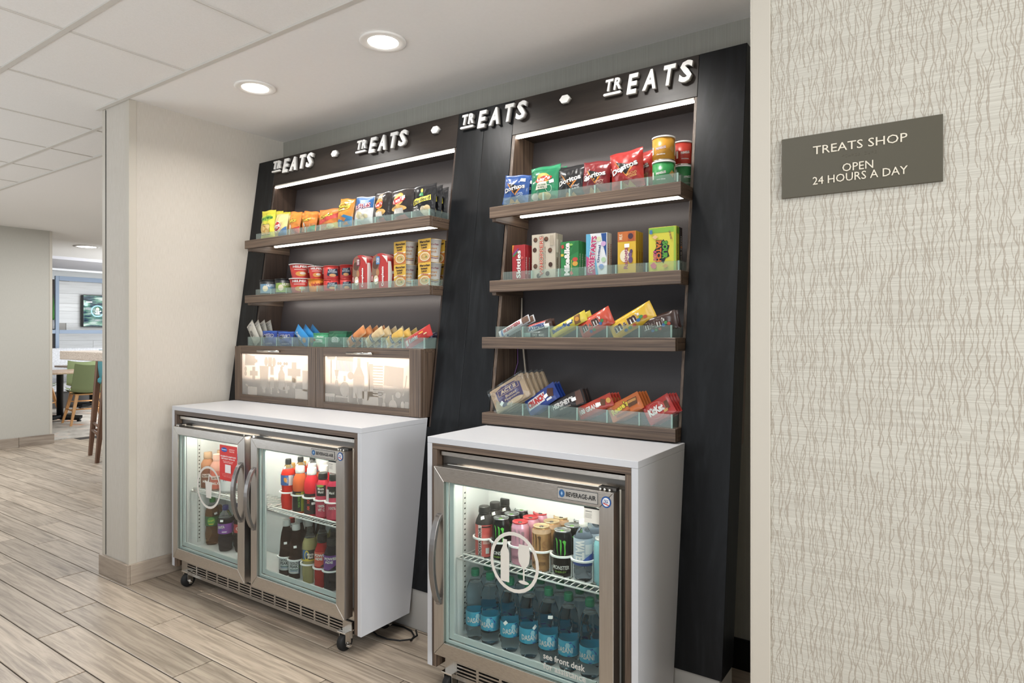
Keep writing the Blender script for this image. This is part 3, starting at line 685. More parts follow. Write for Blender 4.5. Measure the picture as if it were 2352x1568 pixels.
    q(bx('base_pan', x0 + .02, x1 - .02, yf + .03, yb, .085, .1175, BLACK, t))
    for cx_, cy_ in casters:
        m = MB(); r = .036
        def wheel(x, y_, z): return (cx_ + z - r, cy_ + x, r + .001 + y_)
        m.lathe([(r * .5, r - .013), (r * .92, r - .012), (r, r - .007), (r, r + .007), (r * .92, r + .012), (r * .5, r + .013)], RUBBER, 20, fn=wheel)
        ca = q(m.build('caster', t))
        h = MB().box(cx_ - .02, cx_ - .0165, cy_ - .012, cy_ + .018, .03, .078, CHROME).box(cx_ + .0165, cx_ + .02, cy_ - .012, cy_ + .018, .03, .078, CHROME).box(cx_ - .025, cx_ + .025, cy_ - .02, cy_ + .03, .0781, .0845, CHROME)
        h.tube([(cx_ - .024, cy_, r), (cx_ + .024, cy_, r)], .005, CHROME, 8); h.box(cx_ + .0205, cx_ + .045, cy_ - .015, cy_ + .0, .028, .038, CHROME)
        h.build('bracket', ca, bevel=.0008)
    return t, off
FL, FLo = fridge('two-door glass refrigerator full of bottles under the long white counter', -3.452, -2.078, [(-3.427, -2.785, (-3.384, -2.842, .203, .802)), (-2.735, -2.086, (-2.688, -2.138, .203, .800))], (.487,), [(-3.345, 1.846), (-2.125, 1.846), (-3.30, 2.09), (-2.135, 2.09)])
FR, FRo = fridge('single-door glass refrigerator of cans and water bottles under the short white counter', -1.604, -.852, [(-1.597, -.869, (-1.550, -.918, .200, .790))], (.487,), [(-1.55, 1.846), (-.90, 1.846), (-1.50, 2.09), (-.93, 2.09)])

# ---------------------------------------------------------------- wall sign
def wall_sign():
    t = thing('wall_sign', 'olive grey sign with raised shop name and opening hours on the branch pattern wallpaper', 'sign', (-.19, 1.684, 1.662))
    x0, x1, z0, z1 = -.355, -.0263, 1.661, 1.8055; off = Vector(t.location)
    o = bx('sign_plate', x0, x1, 1.680, 1.6895, z0, z1, mat('#4f4a3c', .45), t, .0006); o.location = -off
    m = MB(); cm = mat('#d9d0bd', .45)
    for s, a, b, zc, h in (('TREATS SHOP', -.2845, -.092, 1.767, .0195), ('OPEN', -.2215, -.1585, 1.717, .0185), ('24 HOURS A DAY', -.285, -.0915, 1.6945, .0185)):
        vs, fs = text2d(s, .0)
        par = list(range(len(vs)))
        def fd(i):
            while par[i] != i: i = par[i]
            return i
        for f in fs:
            for i in f[1:]: par[fd(i)] = fd(f[0])
        for r_ in sorted(set(fd(f[0]) for f in fs), key=lambda i: vs[i][0]):
            ff = [f for f in fs if fd(f[0]) == r_]; ids = sorted(set(i for f in ff for i in f)); mp_ = {i: j for j, i in enumerate(ids)}; n = len(ids)
            pts = [(a + (vs[i][0] + .5) * (b - a), zc + vs[i][1] * h) for i in ids]; ff = [tuple(mp_[i] for i in f) for f in ff]; ed = {(f[i], f[(i + 1) % len(f)]) for f in ff for i in range(len(f))}
            o = MB().add([(x, 1.6782, z) for x, z in pts] + [(x, 1.6802, z) for x, z in pts], ff + [(j, i, i + n, j + n) for (i, j) in ed if (j, i) not in ed], cm).build('letter', t); o.location = -off
    m = MB()
    for k in range(11):
        for i in range(2):
            for j in range(3):
                if (k * 7 + i * 3 + j * 5) % 3 and k != 6: m.lathe([(.0008, 0), (.0005, .0006)], mat('#625c4c', .45), 6, fn=lambda x, y, z, k=k, i=i, j=j: (-.221 + k * .0066 + i * .0024 + x, 1.680 - z, 1.7415 + j * .0024 + y))
    o = m.build('braille', t); o.location = -off
wall_sign()

# ---------------------------------------------------------------- cables
def cable(name, label, pts, r, col):
    tag(MB().tube(pts, r, mat(col, .5), 8).build(name), label, 'cable')
yk = lambda z: face(z) + .155
cable('white_cable', 'white cable hanging behind the lower right shelves', [(at((1197, 697), yk(1.4))[0], yk(1.44), 1.495), (at((1200, 735), yk(1.4))[0] + .005, yk(1.36) - .01, 1.36), (at((1203, 775), 2.46)[0], 2.452, 1.29), (at((1204, 820), 2.44)[0], 2.44, 1.22), (at((1209, 855), 2.43)[0], 2.43, 1.12), (-1.50, 2.40, 1.0)], .004, '#d9cbb8')
cable('purple_cable', 'thin purple cable beside the white one under the third right shelf', [(at((1195, 800), 2.45)[0] - .015, 2.45, 1.268), (at((1195, 800), 2.45)[0] - .01, 2.445, 1.20), (at((1190, 850), 2.44)[0] - .02, 2.43, 1.13), (-1.57, 2.41, 1.0)], .002, '#9a6fb0')

# ================================================================ the dining room beyond the pillar
struct(bx('wall_far', -9.5, -9.1, -3.0, 3.325, 0, 2.60, WALLG))
o = bpy.data.objects['wall_far']
bx('corner_guard', -9.099, -9.094, 3.30, 3.33, .1, 2.58, TRIM, o, .001)
bf = struct(thing('baseboard_far', None, None))
y = -1.2
while y < 3.3: bx('baseboard_tile', -9.098, -9.078, y, min(y + .52, 3.345), 0, .115, BASET, bf, .002); y += .523
carpet = texmat('patterned_carpet', ('#7b756d', '#a39c92', '#b9b2a8', '#c98a5c', '#a9a298'), (2.6, 2.6, 1), .95, dist=1.5, pos=[.3, .42, .56, .68, .74], bump=.3)
struct(bx('trim_1', -18, -9.3, 3.42, 9, -.003, .004, carpet)).name = 'floor_carpet'
WHW = texmat('white_shiplap', ('#d5d3d0', '#e3e2df', '#e9e8e6'), (30, 2, 30), .5, bump=.05, rnd=True)
WX = -14.6
wd = struct(bx('wall_dining', WX - .2, WX - .03, 3.3, 9, 0, 2.60, mat('#a6a29c', .7)))
random.seed(3); z = .02
r = 0
while z < 2.4:
    h = (.15, .20, .24)[r % 3]; y = 4.8 + (r * .37) % .9
    while y < 8.6:
        l = .85 + .25 * ((r * 3) % 4) / 2; bx('wall_plank', WX - .03, WX - random.choice((.012, .006, .0)), y, y + l - .004, z, z + h - .004, WHW, wd); y += l
    z += h; r += 1
struct(bx('trim_2', WX - .03, WX + .05, 3.4, 8.8, 2.40, 2.58, mat('#e4e6e6', .6)))
BLU = mat('#8492a4', .5)
t = thing('room_divider', 'blue grey metal divider frame in front of the white plank wall', 'divider', (-14.0, 5.4, 0))
def dv(name, a, b, c, d): o = bx(name, -14.05, -14.0, a, b, c, d, BLU, t, .002); o.location = (14.0, -5.4, 0)
yy = lambda px, x: (lambda d: d[1] * x / d[0])(ray(px, 0))
dv('post', yy(127.5, -14.0), yy(136, -14.0), .0, 2.43); dv('top_rail', yy(136.2, -14), 8.4, 2.345, 2.43); dv('mid_rail', yy(100, -14), yy(127.3, -14), 1.34, 1.41); dv('mid_rail', yy(136.2, -14), 8.4, 1.34, 1.41)
# dark recess with a plant left of the post
struct(bx('wall_recess', WX, WX + .05, 3.6, yy(130, WX), 0, 2.40, mat('#3d3531', .7)))
pl = thing('potted_plant', 'green leafy plant in the dark recess beside the blue grey post', 'plant', (-14.25, yy(122, -14.25), 1.42))
MB().lathe([(.05, 0), (.07, .02), (.08, .18), (.07, .18)], mat('#c8c8c8', .4), 14).build('pot', pl)
m = MB()
for k in range(16):
    a = k * 2.4; l = .5 + .3 * ((k * 7) % 5) / 5; s = .08 + .07 * ((k * 3) % 4) / 4
    m.grid(lambda u, v, a=a, l=l, s=s: (math.cos(a) * s * v + (u - .5) * .035 * (1 - v) * -math.sin(a), math.sin(a) * s * v + (u - .5) * .035 * (1 - v) * math.cos(a), .15 + l * v * (1 - .2 * v)), 2, 5, mat('#4f8a3f', .5))
tag(m.build('leaves', pl), kind='stuff')
pc = bx('plant_shelf', -14.4, -14.1, yy(112, -14.25), yy(128, -14.25), 1.39, 1.419, mat('#3d3531', .6)); tag(pc, 'dark ledge carrying the plant in the recess', 'shelf')
# television
t = thing('television', 'wall television showing a weather dial over a bright road picture', 'television', (-14.5, 6.2, 1.45))
ty0 = yy(190.3, -14.48); tw, th = 1.12, .645; tz0 = 1.475
o = bx('tv_body', -14.56, -14.48, ty0, ty0 + tw, tz0, tz0 + th, BLACK, t, .004); o.location = (14.5, -6.2, -1.45)
def screen():
    m = bpy.data.materials.new('screen_picture'); m.use_nodes = True; nt = m.node_tree; p = P_(m); L = nt.links.new
    tc = nn(nt, 'ShaderNodeTexCoord'); mp = nn(nt, 'ShaderNodeMapping'); mp.inputs['Scale'].default_value = (1, 3, 14); mp.inputs['Rotation'].default_value = (.5, 0, 0)
    L(tc.outputs['Object'], mp.inputs[0]); nz = nn(nt, 'ShaderNodeTexNoise'); nz.inputs['Scale'].default_value = 1.4; nz.inputs['Detail'].default_value = 5; L(mp.outputs[0], nz.inputs['Vector'])
    cr = nn(nt, 'ShaderNodeValToRGB'); c = cr.color_ramp; [c.elements.new(.5) for _ in range(3)]
    for e, q, col in zip(c.elements, (.3, .42, .5, .58, .7), ('#1f2f3d', '#4a6470', '#7fb59a', '#c9e3d8', '#f2f7f6')): e.position = q; e.color = lin(col)
    L(nz.outputs[0], cr.inputs[0]); L(cr.outputs[0], p.inputs['Emission Color']); p.inputs['Emission Strength'].default_value = .9; p.inputs['Base Color'].default_value = (0, 0, 0, 1)
    return m
m = MB()
def tvm(x, z, o_): return (-14.478 + o_, ty0 + tw / 2 + x, tz0 + z)
lay(m, tw, th, [('r', 0, .5, .5, .98, .965, screen())], tvm)
E_ = lambda c: mat(c, emit=1.0)
lay(m, tw, th, [('r', 0, .17, .42, .30, .50, E_('#3d4f66')), ('o', .16, .24, .50, .22, .37, E_('#8fc4e6')), ('e', 0, .24, .565, .055, .09, E_('#f0e7b0')), ('t', '28°', .25, .46, .10, .12, E_('#f5f8fa')), ('r', 0, .10, .78, .10, .03, E_('#e8f0f2')), ('r', 0, .05, .70, .05, .09, E_('#9ad6c4'))], tvm, d=.001)
o = m.build('screen', t); o.location = (14.5, -6.2, -1.45)
# booth back
t = thing('booth_bench', 'long grey speckled booth back below the white plank wall', 'bench', (-13.4, 6.2, 0))
SPECK = texmat('grey_speckled_fabric', ('#a9a8a8', '#c3c3c5', '#d8d8da'), (50, 50, 50), .8)
for nm, a in (('backrest', (-13.72, -13.6, 3.5, 8.6, .30, 1.07)), ('seat', (-13.598, -13.15, 3.5, 8.6, .30, .46)), ('base', (-13.72, -13.25, 3.5, 8.6, .0, .298))):
    o = bx(nm, *a, SPECK if nm != 'base' else mat('#4b4744', .6), t, .02 if nm != 'base' else .002); o.location = (13.4, -6.2, 0)
# high stone table and stool
STONE = texmat('speckled_stone', ('#8c7d70', '#a99b8d', '#c4b8ab'), (120, 120, 120), .35, pos=[.38, .5, .62])
t = thing('high_table', 'thick speckled stone high table top beside the pillar', 'table', (-6.1, 2.9, 0))
for nm, a, mm in (('table_top', (-7.10, -5.0, 2.66, 3.42, 1.088, 1.168), STONE), ('support_panel', (-5.3, -5.15, 2.75, 3.3, 0, 1.0875), STONE)):
    o = bx(nm, *a, mm, t, .004); o.location = (6.1, -2.9, 0)
tag(MB().lathe([(.001, .0), (.05, .002), (.075, .025), (.06, .05), (.02, .062), (.001, .063)], mat('#8fb5a0', .5), 20).build('cup_dome', None, (-6.75, 3.03, 1.1685)), 'small pale green rounded dish on the stone high table', 'dish')
BROWN = texmat('stool_brown_wood', ('#50392c', '#6b4d3c', '#7d5d49'), (30, 30, 3), .4)
OAK = texmat('light_oak', ('#b98450', '#cb9862', '#d8a872'), (30, 30, 3), .4)
def legm(a, b, w, mt):
    m = MB(); a = Vector(a); b = Vector(b)
    vs = [(p.x + sx * w * k, p.y + sy * w * k, p.z) for p, k in ((a, .6), ((a + b) / 2, .9), (b, 1)) for sx, sy in ((-1, -1), (1, -1), (1, 1), (-1, 1))]
    return m.add(vs, [(j * 4 + i, j * 4 + (i + 1) % 4, j * 4 + 4 + (i + 1) % 4, j * 4 + 4 + i) for j in (0, 1) for i in range(4)] + [(3, 2, 1, 0), (8, 9, 10, 11)], mt)
t = thing('bar_stool', 'tall brown wooden stool with teal backrest beneath the stone high table', 'stool', (-7.35, 3.35, 0))
fx, fy = at((238 - 0, 0), 3.1)[0], 3.1
b0 = (-.49, -.12); b1 = (.03, -.27)
for (a, b) in (((-.49, -.12, 0), (-.40, -.06, 1.10)), ((.03, -.27, 0), (.06, -.18, 1.10)), ((-.30, .33, 0), (-.26, .28, .80)), ((.22, .20, 0), (.19, .17, .80))): legm(a, b, .026, BROWN).build('leg', t)
m = MB().tube([(-.47, -.105, .28), (.035, -.25, .28)], .016, BROWN, 6).tube([(-.45, -.10, .28), (-.29, .31, .28)], .014, BROWN, 6).tube([(.04, -.24, .28), (.21, .19, .28)], .014, BROWN, 6).tube([(-.46, -.10, .36), (.036, -.24, .36)], .014, BROWN, 6)
m.build('footrest', t)
TEAL = mat('#3f8c97', .5)
MB().grid(lambda u, v: (-.42 + .52 * u, -.06 - .12 * u - .02 * math.sin(PI * v), .86 + .30 * v - .05 * math.sin(PI * u) * (1 - v)), 8, 5, TEAL).grid(lambda u, v: (-.42 + .52 * u, -.03 - .12 * u + .0 * math.sin(PI * v), .86 + .30 * v - .05 * math.sin(PI * u) * (1 - v)), 8, 5, TEAL, flip=True).build('backrest', t)
bx('seat', -.38, .17, -.1, .28, .79, .86, TEAL, t, .02)
# green chairs and two tables
GREEN = mat('#8c9a6f', .6)
def chair(loc, rz, label):
    t = thing('dining_chair', label, 'chair', loc, rz, 'green dining chairs')
    def shell(o):
        def f(u, v):
            x = (u - .5) * (.46 - .08 * max(0, v - .5)); s = v * 2
            if s < 1: y, z = -.22 + .42 * s, .455 + .02 * math.cos(PI * s) ** 2 - .015 * math.cos((u - .5) * 3)
            else: k = s - 1; y, z = .20 + .12 * k + .05 * math.sin(PI * k / 2), .47 + .40 * k
            z += .03 * abs(u - .5) ** 2 * 4
            return (x, y - (.012 * o if s >= 1 else 0), z + (.03 * o if s < 1 else .004 * o))
        return f
    MB().grid(shell(0), 8, 14, GREEN, flip=True).grid(shell(1), 8, 14, GREEN).build('seat_shell', t)
    for sx in (-1, 1):
        legm((sx * .25, -.24, 0), (sx * .15, -.15, .445), .022, OAK).build('leg', t); legm((sx * .24, .26, 0), (sx * .14, .14, .445), .022, OAK).build('leg', t)
        MB().tube([(sx * .205, -.2, .21), (sx * .20, .2, .21)], .011, OAK, 6).build('side_rail', t)
    MB().tube([(-.2, 0, .21), (.2, 0, .21)], .011, OAK, 6).build('stretcher', t)
    bx('seat_frame', -.17, .17, -.17, .17, .43, .45, OAK, t, .003)
    return t
chair((-10.72, 4.36, .004), -1.75, 'green padded dining chair with oak legs nearest the stone table')
chair((-12.05, 4.86, .004), -1.95, 'green dining chair with its tall back turned behind the near table')
chair((-12.2, 4.25, .004), -2.2, 'green dining chair cut off by the grey wall, farthest left')
def dtable(loc, label):
    t = thing('dining_table', label, 'table', loc, .1, 'pedestal dining tables')
    bx('table_top', -.42, .42, -.42, .42, .735, .765, texmat('table_wood', ('#8d7561', '#a58b74', '#b89f88'), (3, 40, 40), .4), t, .004)
    MB().lathe([(.045, .05), (.045, .72), (.14, .732)], BLACK, 16).build('pedestal', t)
    for k in range(4):
        a = k * PI / 2 + .5; c, s = math.cos(a), math.sin(a)
        MB().add([(c * r_ - s * w_, s * r_ + c * w_, z_) for r_, z_, h_ in ((.02, .03, 0), (.32, .02, 0)) for w_ in (-.035, .035) for z_ in ((z_, z_ + .035))], [(0, 1, 3, 2), (4, 6, 7, 5), (0, 4, 5, 1), (2, 3, 7, 6), (1, 5, 7, 3), (0, 2, 6, 4)], BLACK).lathe([(.03, 0), (.03, .022)], BLACK, 10, c * .29, s * .29).build('base_foot', t)
    return t
dtable((-11.25, 4.22, .004), 'near wood table on a black pedestal with a green chair')
dtable((-12.9, 5.35, .004), 'farther wood table partly hidden by the grey wall')
# downlight and tray recess in the dining ceiling
t = thing('recessed_downlight', 'recessed downlight in the far dining room ceiling', 'light', (-10.25, 4.18, 2.582))
MB().lathe([(.16, -.0005), (.165, -.008), (.12, -.009), (.118, -.0005)], mat('#e8e4de', .5), 30, caps=False).build('trim_ring', t)
MB().lathe([(.117, -.006), (.117, -.003)], LAMP, 30).build('lens', t)
struct(bx('trim_3', -13.6, -11.9, 3.3, 8.4, 2.535, 2.5815, mat('#c4c2c6', .6))); struct(bx('trim_4', -13.75, -13.6, 3.3, 8.4, 2.50, 2.5815, mat('#e8e8e8', .6)))

# ================================================================ goods
_plain = mat
def mat(c, *a, **k):
    """printing inks and wrappers: a little duller than the pure hue"""
    if isinstance(c, str) and not k.get('trans'):
        r = [int(c[i:i + 2], 16) for i in (1, 3, 5)]; g = sum(r) / 3
        r = [max(0, min(255, (x * .86 + g * .14) * .90)) for x in r]; c = '#%02x%02x%02x' % tuple(int(x) for x in r)
    return _plain(c, *a, **k)
ORD = ('', 'second', 'third', 'fourth', 'fifth', 'sixth')
def face_cam(x, y): return math.atan2(-x, y)
def sticker(root, fm, W_, H_, u, v, rot, w=.02, h=.014):
    m = MB(); lay(m, 1, 1, [('r', 0, .5, 0, w, h, PAPER, rot)], lambda x, z, o: fm(x + (u - .5) * W_, z + v * H_, o + .0012), step=.008)
    m.build('price_sticker', root)
def pouch(name, W_, H_, T, col, prints=(), crimp='v', seed=0, stick=None, rough=.3, wr=.006, centre=False):
    base = mat(col, rough, coat=.35) if isinstance(col, str) else col
    def pr(u, v):
        a, b = (u, v) if crimp == 'v' else (v, u)
        c = min(max((b - .055) / .89, 0), 1)
        return (max(0, math.sin(PI * a)) ** .55) * (max(0, math.sin(PI * c)) ** .5)
    def wv(x, z):
        return wr * noise.noise(Vector((x * 34 + seed * 3.1, z * 30, seed))) + wr * .9 * (.5 - abs(noise.noise(Vector((x * 60 + seed, z * 38 - seed, 5)))) * 2)
    zo = -H_ / 2 if centre else 0
    def pinch(u, v): return 1 - .05 * math.sin(PI * (v if crimp == 'v' else u)) if crimp == 'v' else 1
    def sf(u, v, sgn):
        x = (u - .5) * W_ * pinch(u, v); z = v * H_
        if crimp == 'v': z += .012 * H_ * math.sin(u * 9 + seed) * (v > .5); 
        y = -sgn * (T / 2 * pr(u, v) + .0006) - (wv(x, z) * (pr(u, v) ** .5) + .003 * math.sin(z * 60 + seed) * (1 - pr(u, v)) * .4)
        return (x, y, z + zo)
    m = MB(); n1, n2 = (18, 20) if crimp == 'v' else (20, 12)
    if W_ * H_ < .006: n1, n2 = n1 - 4, n2 - 4
    m.grid(lambda u, v: sf(u, v, 1), n1, n2, base).grid(lambda u, v: sf(u, v, -1), n1, n2, base, flip=True)
    root = m.build(name)
    G_ = [[Vector(sf(i / n1, j / n2, 1)) for i in range(n1 + 1)] for j in range(n2 + 1)]
    def fm(x, z, o):
        a = min(max((x / W_ + .5) * n1, 0), n1 - 1e-6); b = min(max(z / H_ * n2, 0), n2 - 1e-6); i, j = int(a), int(b); a -= i; b -= j
        p00, p10, p01, p11 = G_[j][i], G_[j][i + 1], G_[j + 1][i], G_[j + 1][i + 1]
        p = (p00 * (1 - a) + p10 * a) * (1 - b) + (p01 * (1 - a) + p11 * a) * b
        nrm = (p10 - p00 + p11 - p01).cross(p01 - p00 + p11 - p10)
        if nrm.length < 1e-12 or nrm.y > 0: nrm = Vector((0, -1, 0))
        nrm.normalize(); return tuple(p + nrm * (o + .0004))
    if prints:
        k = MB(); lay(k, W_, H_, prints, fm, step=W_ / n1, d=.0003); k.build('printed_front', root)
    if stick: sticker(root, fm, W_, H_, *stick)
    return root
def carton(name, W_, H_, D, col, prints=(), side=(), sidecol=None, stick=None):
    m = MB().box(-W_ / 2, W_ / 2, 0, D, 0, H_, mat(col, .38, coat=.1)); root = m.build(name, bevel=.0008)
    k = MB(); lay(k, W_, H_, prints, flat)
    if prints: k.build('printed_front', root)
    if side:
        s = MB(); lay(s, D, H_, side, lambda x, z, o: (W_ / 2 + o, D / 2 + x, z)); s.build('printed_side', root)
    if stick: sticker(root, lambda x, z, o: (x, -o, z), W_, H_, *stick)
    return root
def finish(root, label, cat, group, loc, rot=(0, 0, 0)):
    root.location = loc; root.rotation_euler = rot; return tag(root, label, cat, group)
def behind(root, n, dy, dx=0, desc='', dz=0, tw=0):
    for k in range(1, n + 1):
        w = desc.split(); w = w[:12] if len(w) <= 12 else w[:[i for i, q in enumerate(w[:12]) if q in ('at', 'on', 'in', 'with', 'beside', 'of', 'leaning', 'left', 'between', 'next', 'low') and i > 3][0]] if [i for i, q in enumerate(w[:12]) if q in ('at', 'on', 'in', 'with', 'beside', 'of', 'leaning', 'left', 'between', 'next', 'low') and i > 3] else w[:12]
        c = dup(root, f"{' '.join(w)}, {('one', 'two', 'three', 'four', 'five')[k - 1]} behind the front one")
        c.location = Vector(root.location) + Vector((dx * k, dy * k, dz * k)); c.rotation_euler.y += tw * k
Wt, Bk, Ye, Rd, Gn, Bl, Or = '#f3f1ec', '#151414', '#f2d22e', '#cf2b26', '#2f8f4a', '#2459a8', '#e8812b'
def chips(*cs):  # tan snack shapes near the foot of a bag
    return [('e', 0, u, v, .26, .16, c, r) for (u, v, r, c) in cs]

# --- bags on the top left shelf
zs = 1.8785; G = 'snack bags on the top left shelf'
def row_bag(K, l, r, top, y, zs, col, prints, desc, T=.045, tilt=0, stick=None, nb=0, dy=.035, dx=0, G=G, rough=.3, cat='snack bag', name='chip_bag', dz=0):
    x0 = at(K(l, 0), y)[0]; x1 = at(K(r, 0), y)[0]; z1 = at(K((l + r) / 2, top), y)[1]
    w = (x1 - x0); H_ = z1 - zs
    if tilt: a = math.radians(abs(tilt)); w, H_ = (w - H_ * math.sin(a) * .9) / math.cos(a) * .98, H_ / math.cos(a) * .93
    o = pouch(name, w, H_, T, col, prints, seed=l * .01, stick=stick, rough=rough)
    finish(o, desc + (', front one' if nb else ''), cat, G, ((x0 + x1) / 2 - (math.sin(math.radians(tilt)) * H_ / 2 if tilt else 0), y, zs + (abs(math.sin(math.radians(tilt))) * w / 2)), (-.06, math.radians(tilt), random.uniform(-.06, .06)))
    behind(o, nb, dy, dx, desc, dz)
    return o
y = 2.292
row_bag(K1, 262, 392, 360, y, zs, '#e9dd3c', [('r', 0, .5, .90, .98, .1, '#d8cf32'), ('p', [(-.5, -.2), (-.3, .4), (.4, .5), (.5, 0), (.2, -.5), (-.4, -.4)], .5, .70, .78, .22, '#a5c93a'), ('t', 'Funyuns', .5, .70, .82, .15, '#2f7d3b', 6, .4, .05), ('r', 0, .46, .32, .66, .36, '#2f6b2f'), ('r', 0, .46, .32, .62, .33, '#e8c77a'), ('o', .35, .36, .36, .36, .22, '#d79b45'), ('o', .35, .60, .25, .34, .2, '#e0aa55')], 'yellow green onion ring bag at the left end of the top left shelf', nb=3, dy=.04, dx=.012, dz=-.001)
row_bag(K1, 388, 536, 385, y, zs, '#edd087', [('p', [(-.5, -.5), (.5, -.5), (.5, .5)], .6, .22, .76, .44, '#4f7fb8'), ('e', 0, .36, .42, .66, .42, '#f4efe6', 14), ('e', 0, .36, .42, .60, .36, '#cf2e2a', 14), ('t', 'Fritos', .36, .42, .52, .2, Wt, 20, .4, .04)], 'cream bag with red oval and blue corner', tilt=4, nb=1, dy=.05)
row_bag(K1, 526, 668, 372, y, zs, '#ea8a2d', [('p', [(-.5, -.5), (.5, -.5), (.5, .5), (0, .1)], .58, .2, .8, .38, '#cf3a2c'), ('t', 'Cheetos', .46, .58, .74, .2, Bk, 14, .4, .09), ('t', 'Cheetos', .46, .58, .72, .18, '#f4cf3c', 14, .4, .03), ('e', 0, .40, .3, .2, .2, '#f2e6d6')], 'small orange puff bag with red foot', tilt=8, nb=1, dy=.05, dx=.02)
row_bag(K1, 664, 832, 372, y, zs, '#e8822a', [('p', [(-.5, -.5), (.5, -.5), (.5, .5), (0, .1)], .66, .2, .6, .34, '#2f9a4c'), ('t', 'Cheetos', .44, .58, .66, .2, Bk, 12, .4, .09), ('t', 'Cheetos', .44, .58, .64, .18, '#f4cf3c', 12, .4, .03), ('e', 0, .30, .33, .18, .2, '#f2e6d6')], 'small orange puff bag with green foot', tilt=8, nb=2, dy=.04, dx=.02)
row_bag(K1, 846, 1036, 346, y, zs, '#e07f33', [('p', [(-.5, -.1), (.5, .5), (.5, .1), (-.5, -.5)], .5, .52, .96, .5, '#d3443a'), ('p', [(-.5, -.5), (.5, -.5), (.5, .5), (-.2, -.1)], .58, .2, .8, .36, '#d8c24a'), ('t', 'Cheetos', .46, .68, .62, .19, Bk, 10, .4, .09), ('t', 'Cheetos', .46, .68, .60, .17, '#f4cf3c', 10, .4, .03), ('e', 0, .66, .2, .36, .2, '#e8df9a')], 'orange red bag with yellow green foot', tilt=0)
row_bag(K1, 1022, 1196, 236, y, zs, '#ee9a2c', [('p', [(-.5, -.5), (.5, -.5), (.5, .4), (.1, .5), (-.5, -.1)], .52, .22, .94, .40, '#2f86c4'), ('p', [(-.5, 0), (0, .5), (.5, .2), (.2, -.5)], .5, .27, .5, .16, '#ef8a28'), ('p', [(-.5, -.5), (.5, -.2), (.4, .5), (-.2, .2)], .64, .14, .36, .12, '#ef8a28'), ('t', 'Cheetos', .44, .70, .76, .14, Bk, 12, .4, .1), ('t', 'Cheetos', .44, .70, .74, .125, '#f4dc3c', 12, .4, .03), ('t', 'Puffs', .5, .58, .3, .06, Wt, 12, .4, .06), ('o', .2, .46, .68, .8, .26, '#f4dc3c', 10)], 'tall orange puff bag with blue foot', tilt=7, T=.055)
row_bag(K1, 1192, 1392, 214, y, zs, '#e6e7e6', [('r', 0, .5, .84, .97, .26, '#2c6cb4'), ('p', [(-.5, .5), (.5, .5), (.5, -.3), (-.2, -.5), (-.5, 0)], .5, .66, .96, .2, '#2c6cb4'), ('t', 'RUFFLES', .48, .64, .84, .20, '#1c4690', 9, .4, .09), ('t', 'RUFFLES', .48, .64, .82, .18, '#c9373d', 9, .4, .07), ('t', 'RUFFLES', .48, .64, .80, .16, Wt, 9, .4, .0), ('e', 0, .40, .32, .40, .24, '#dcd2a4'), ('e', 0, .55, .26, .26, .2, '#efe8c6'), ('e', 0, .74, .3, .2, .14, '#dcd2a4')], 'white and blue ridged chip bag', tilt=5, T=.05)
row_bag(K1, 1386, 1570, 172, y, zs, '#2c2422', [('p', [(-.2, .5), (.2, .5), (.4, -.2), (.1, -.5), (-.4, -.4)], .44, .74, .46, .42, '#c8b49a'), ('e', 0, .44, .60, .42, .34, '#e0982d'), ('e', 0, .44, .57, .46, .17, '#cf2e2a', 12), ('t', "Lay's", .44, .57, .38, .13, Wt, 12, .4, .04), ('e', 0, .55, .34, .52, .18, '#dfae5a'), ('r', 0, .44, .28, .36, .14, '#efe9df'), ('p', [(-.5, -.5), (.5, -.5), (.3, .5), (-.2, .2)], .44, .10, .7, .16, '#b2342c')], 'small black barbecue chip bag left of the bigger one', T=.05)
row_bag(K1, 1552, 1800, 140, y, zs, '#2a2321', [('e', 0, .46, .64, .42, .40, '#e3a02f'), ('e', 0, .46, .60, .56, .20, '#cf2e2a', 10), ('t', "Lay's", .46, .60, .46, .15, Wt, 10, .4, .04), ('e', 0, .46, .36, .62, .18, '#e0b05c'), ('r', 0, .46, .29, .40, .15, '#f0eae0'), ('p', [(-.5, -.5), (.5, -.5), (.3, .5), (-.2, .2)], .46, .10, .76, .16, '#b2342c')], 'large black barbecue chip bag', T=.055, stick=(.66, .68, 14), nb=1, dy=.05)
row_bag(K1, 1776, 2008, 104, y, zs, '#16171a', [('p', [(-.5, -.3), (.5, .3), (.5, .5), (-.5, -.1)], .48, .55, .8, .26, Ye) if False else ('r', 0, .48, .52, .80, .16, '#e8d84a', 9), ('t', 'Smartfood', .48, .52, .72, .13, Bk, 9, .4, .03), ('p', [(-.5, -.5), (0, .5), (.5, -.5)], .48, .74, .22, .2, '#2f8a4c'), ('e', 0, .48, .80, .1, .14, '#e3c14c'), ('t', 'WHITE', .22, .33, .26, .055, Wt), ('t', 'CHEDDAR', .24, .25, .32, .055, Wt), ('e', 0, .60, .22, .30, .22, '#e8d6b0'), ('e', 0, .74, .25, .26, .2, '#d8bd8a'), ('e', 0, .66, .14, .3, .14, '#efe2c4')], 'black popcorn bag with yellow name band', T=.05, nb=2, dy=.05, dx=-.006)

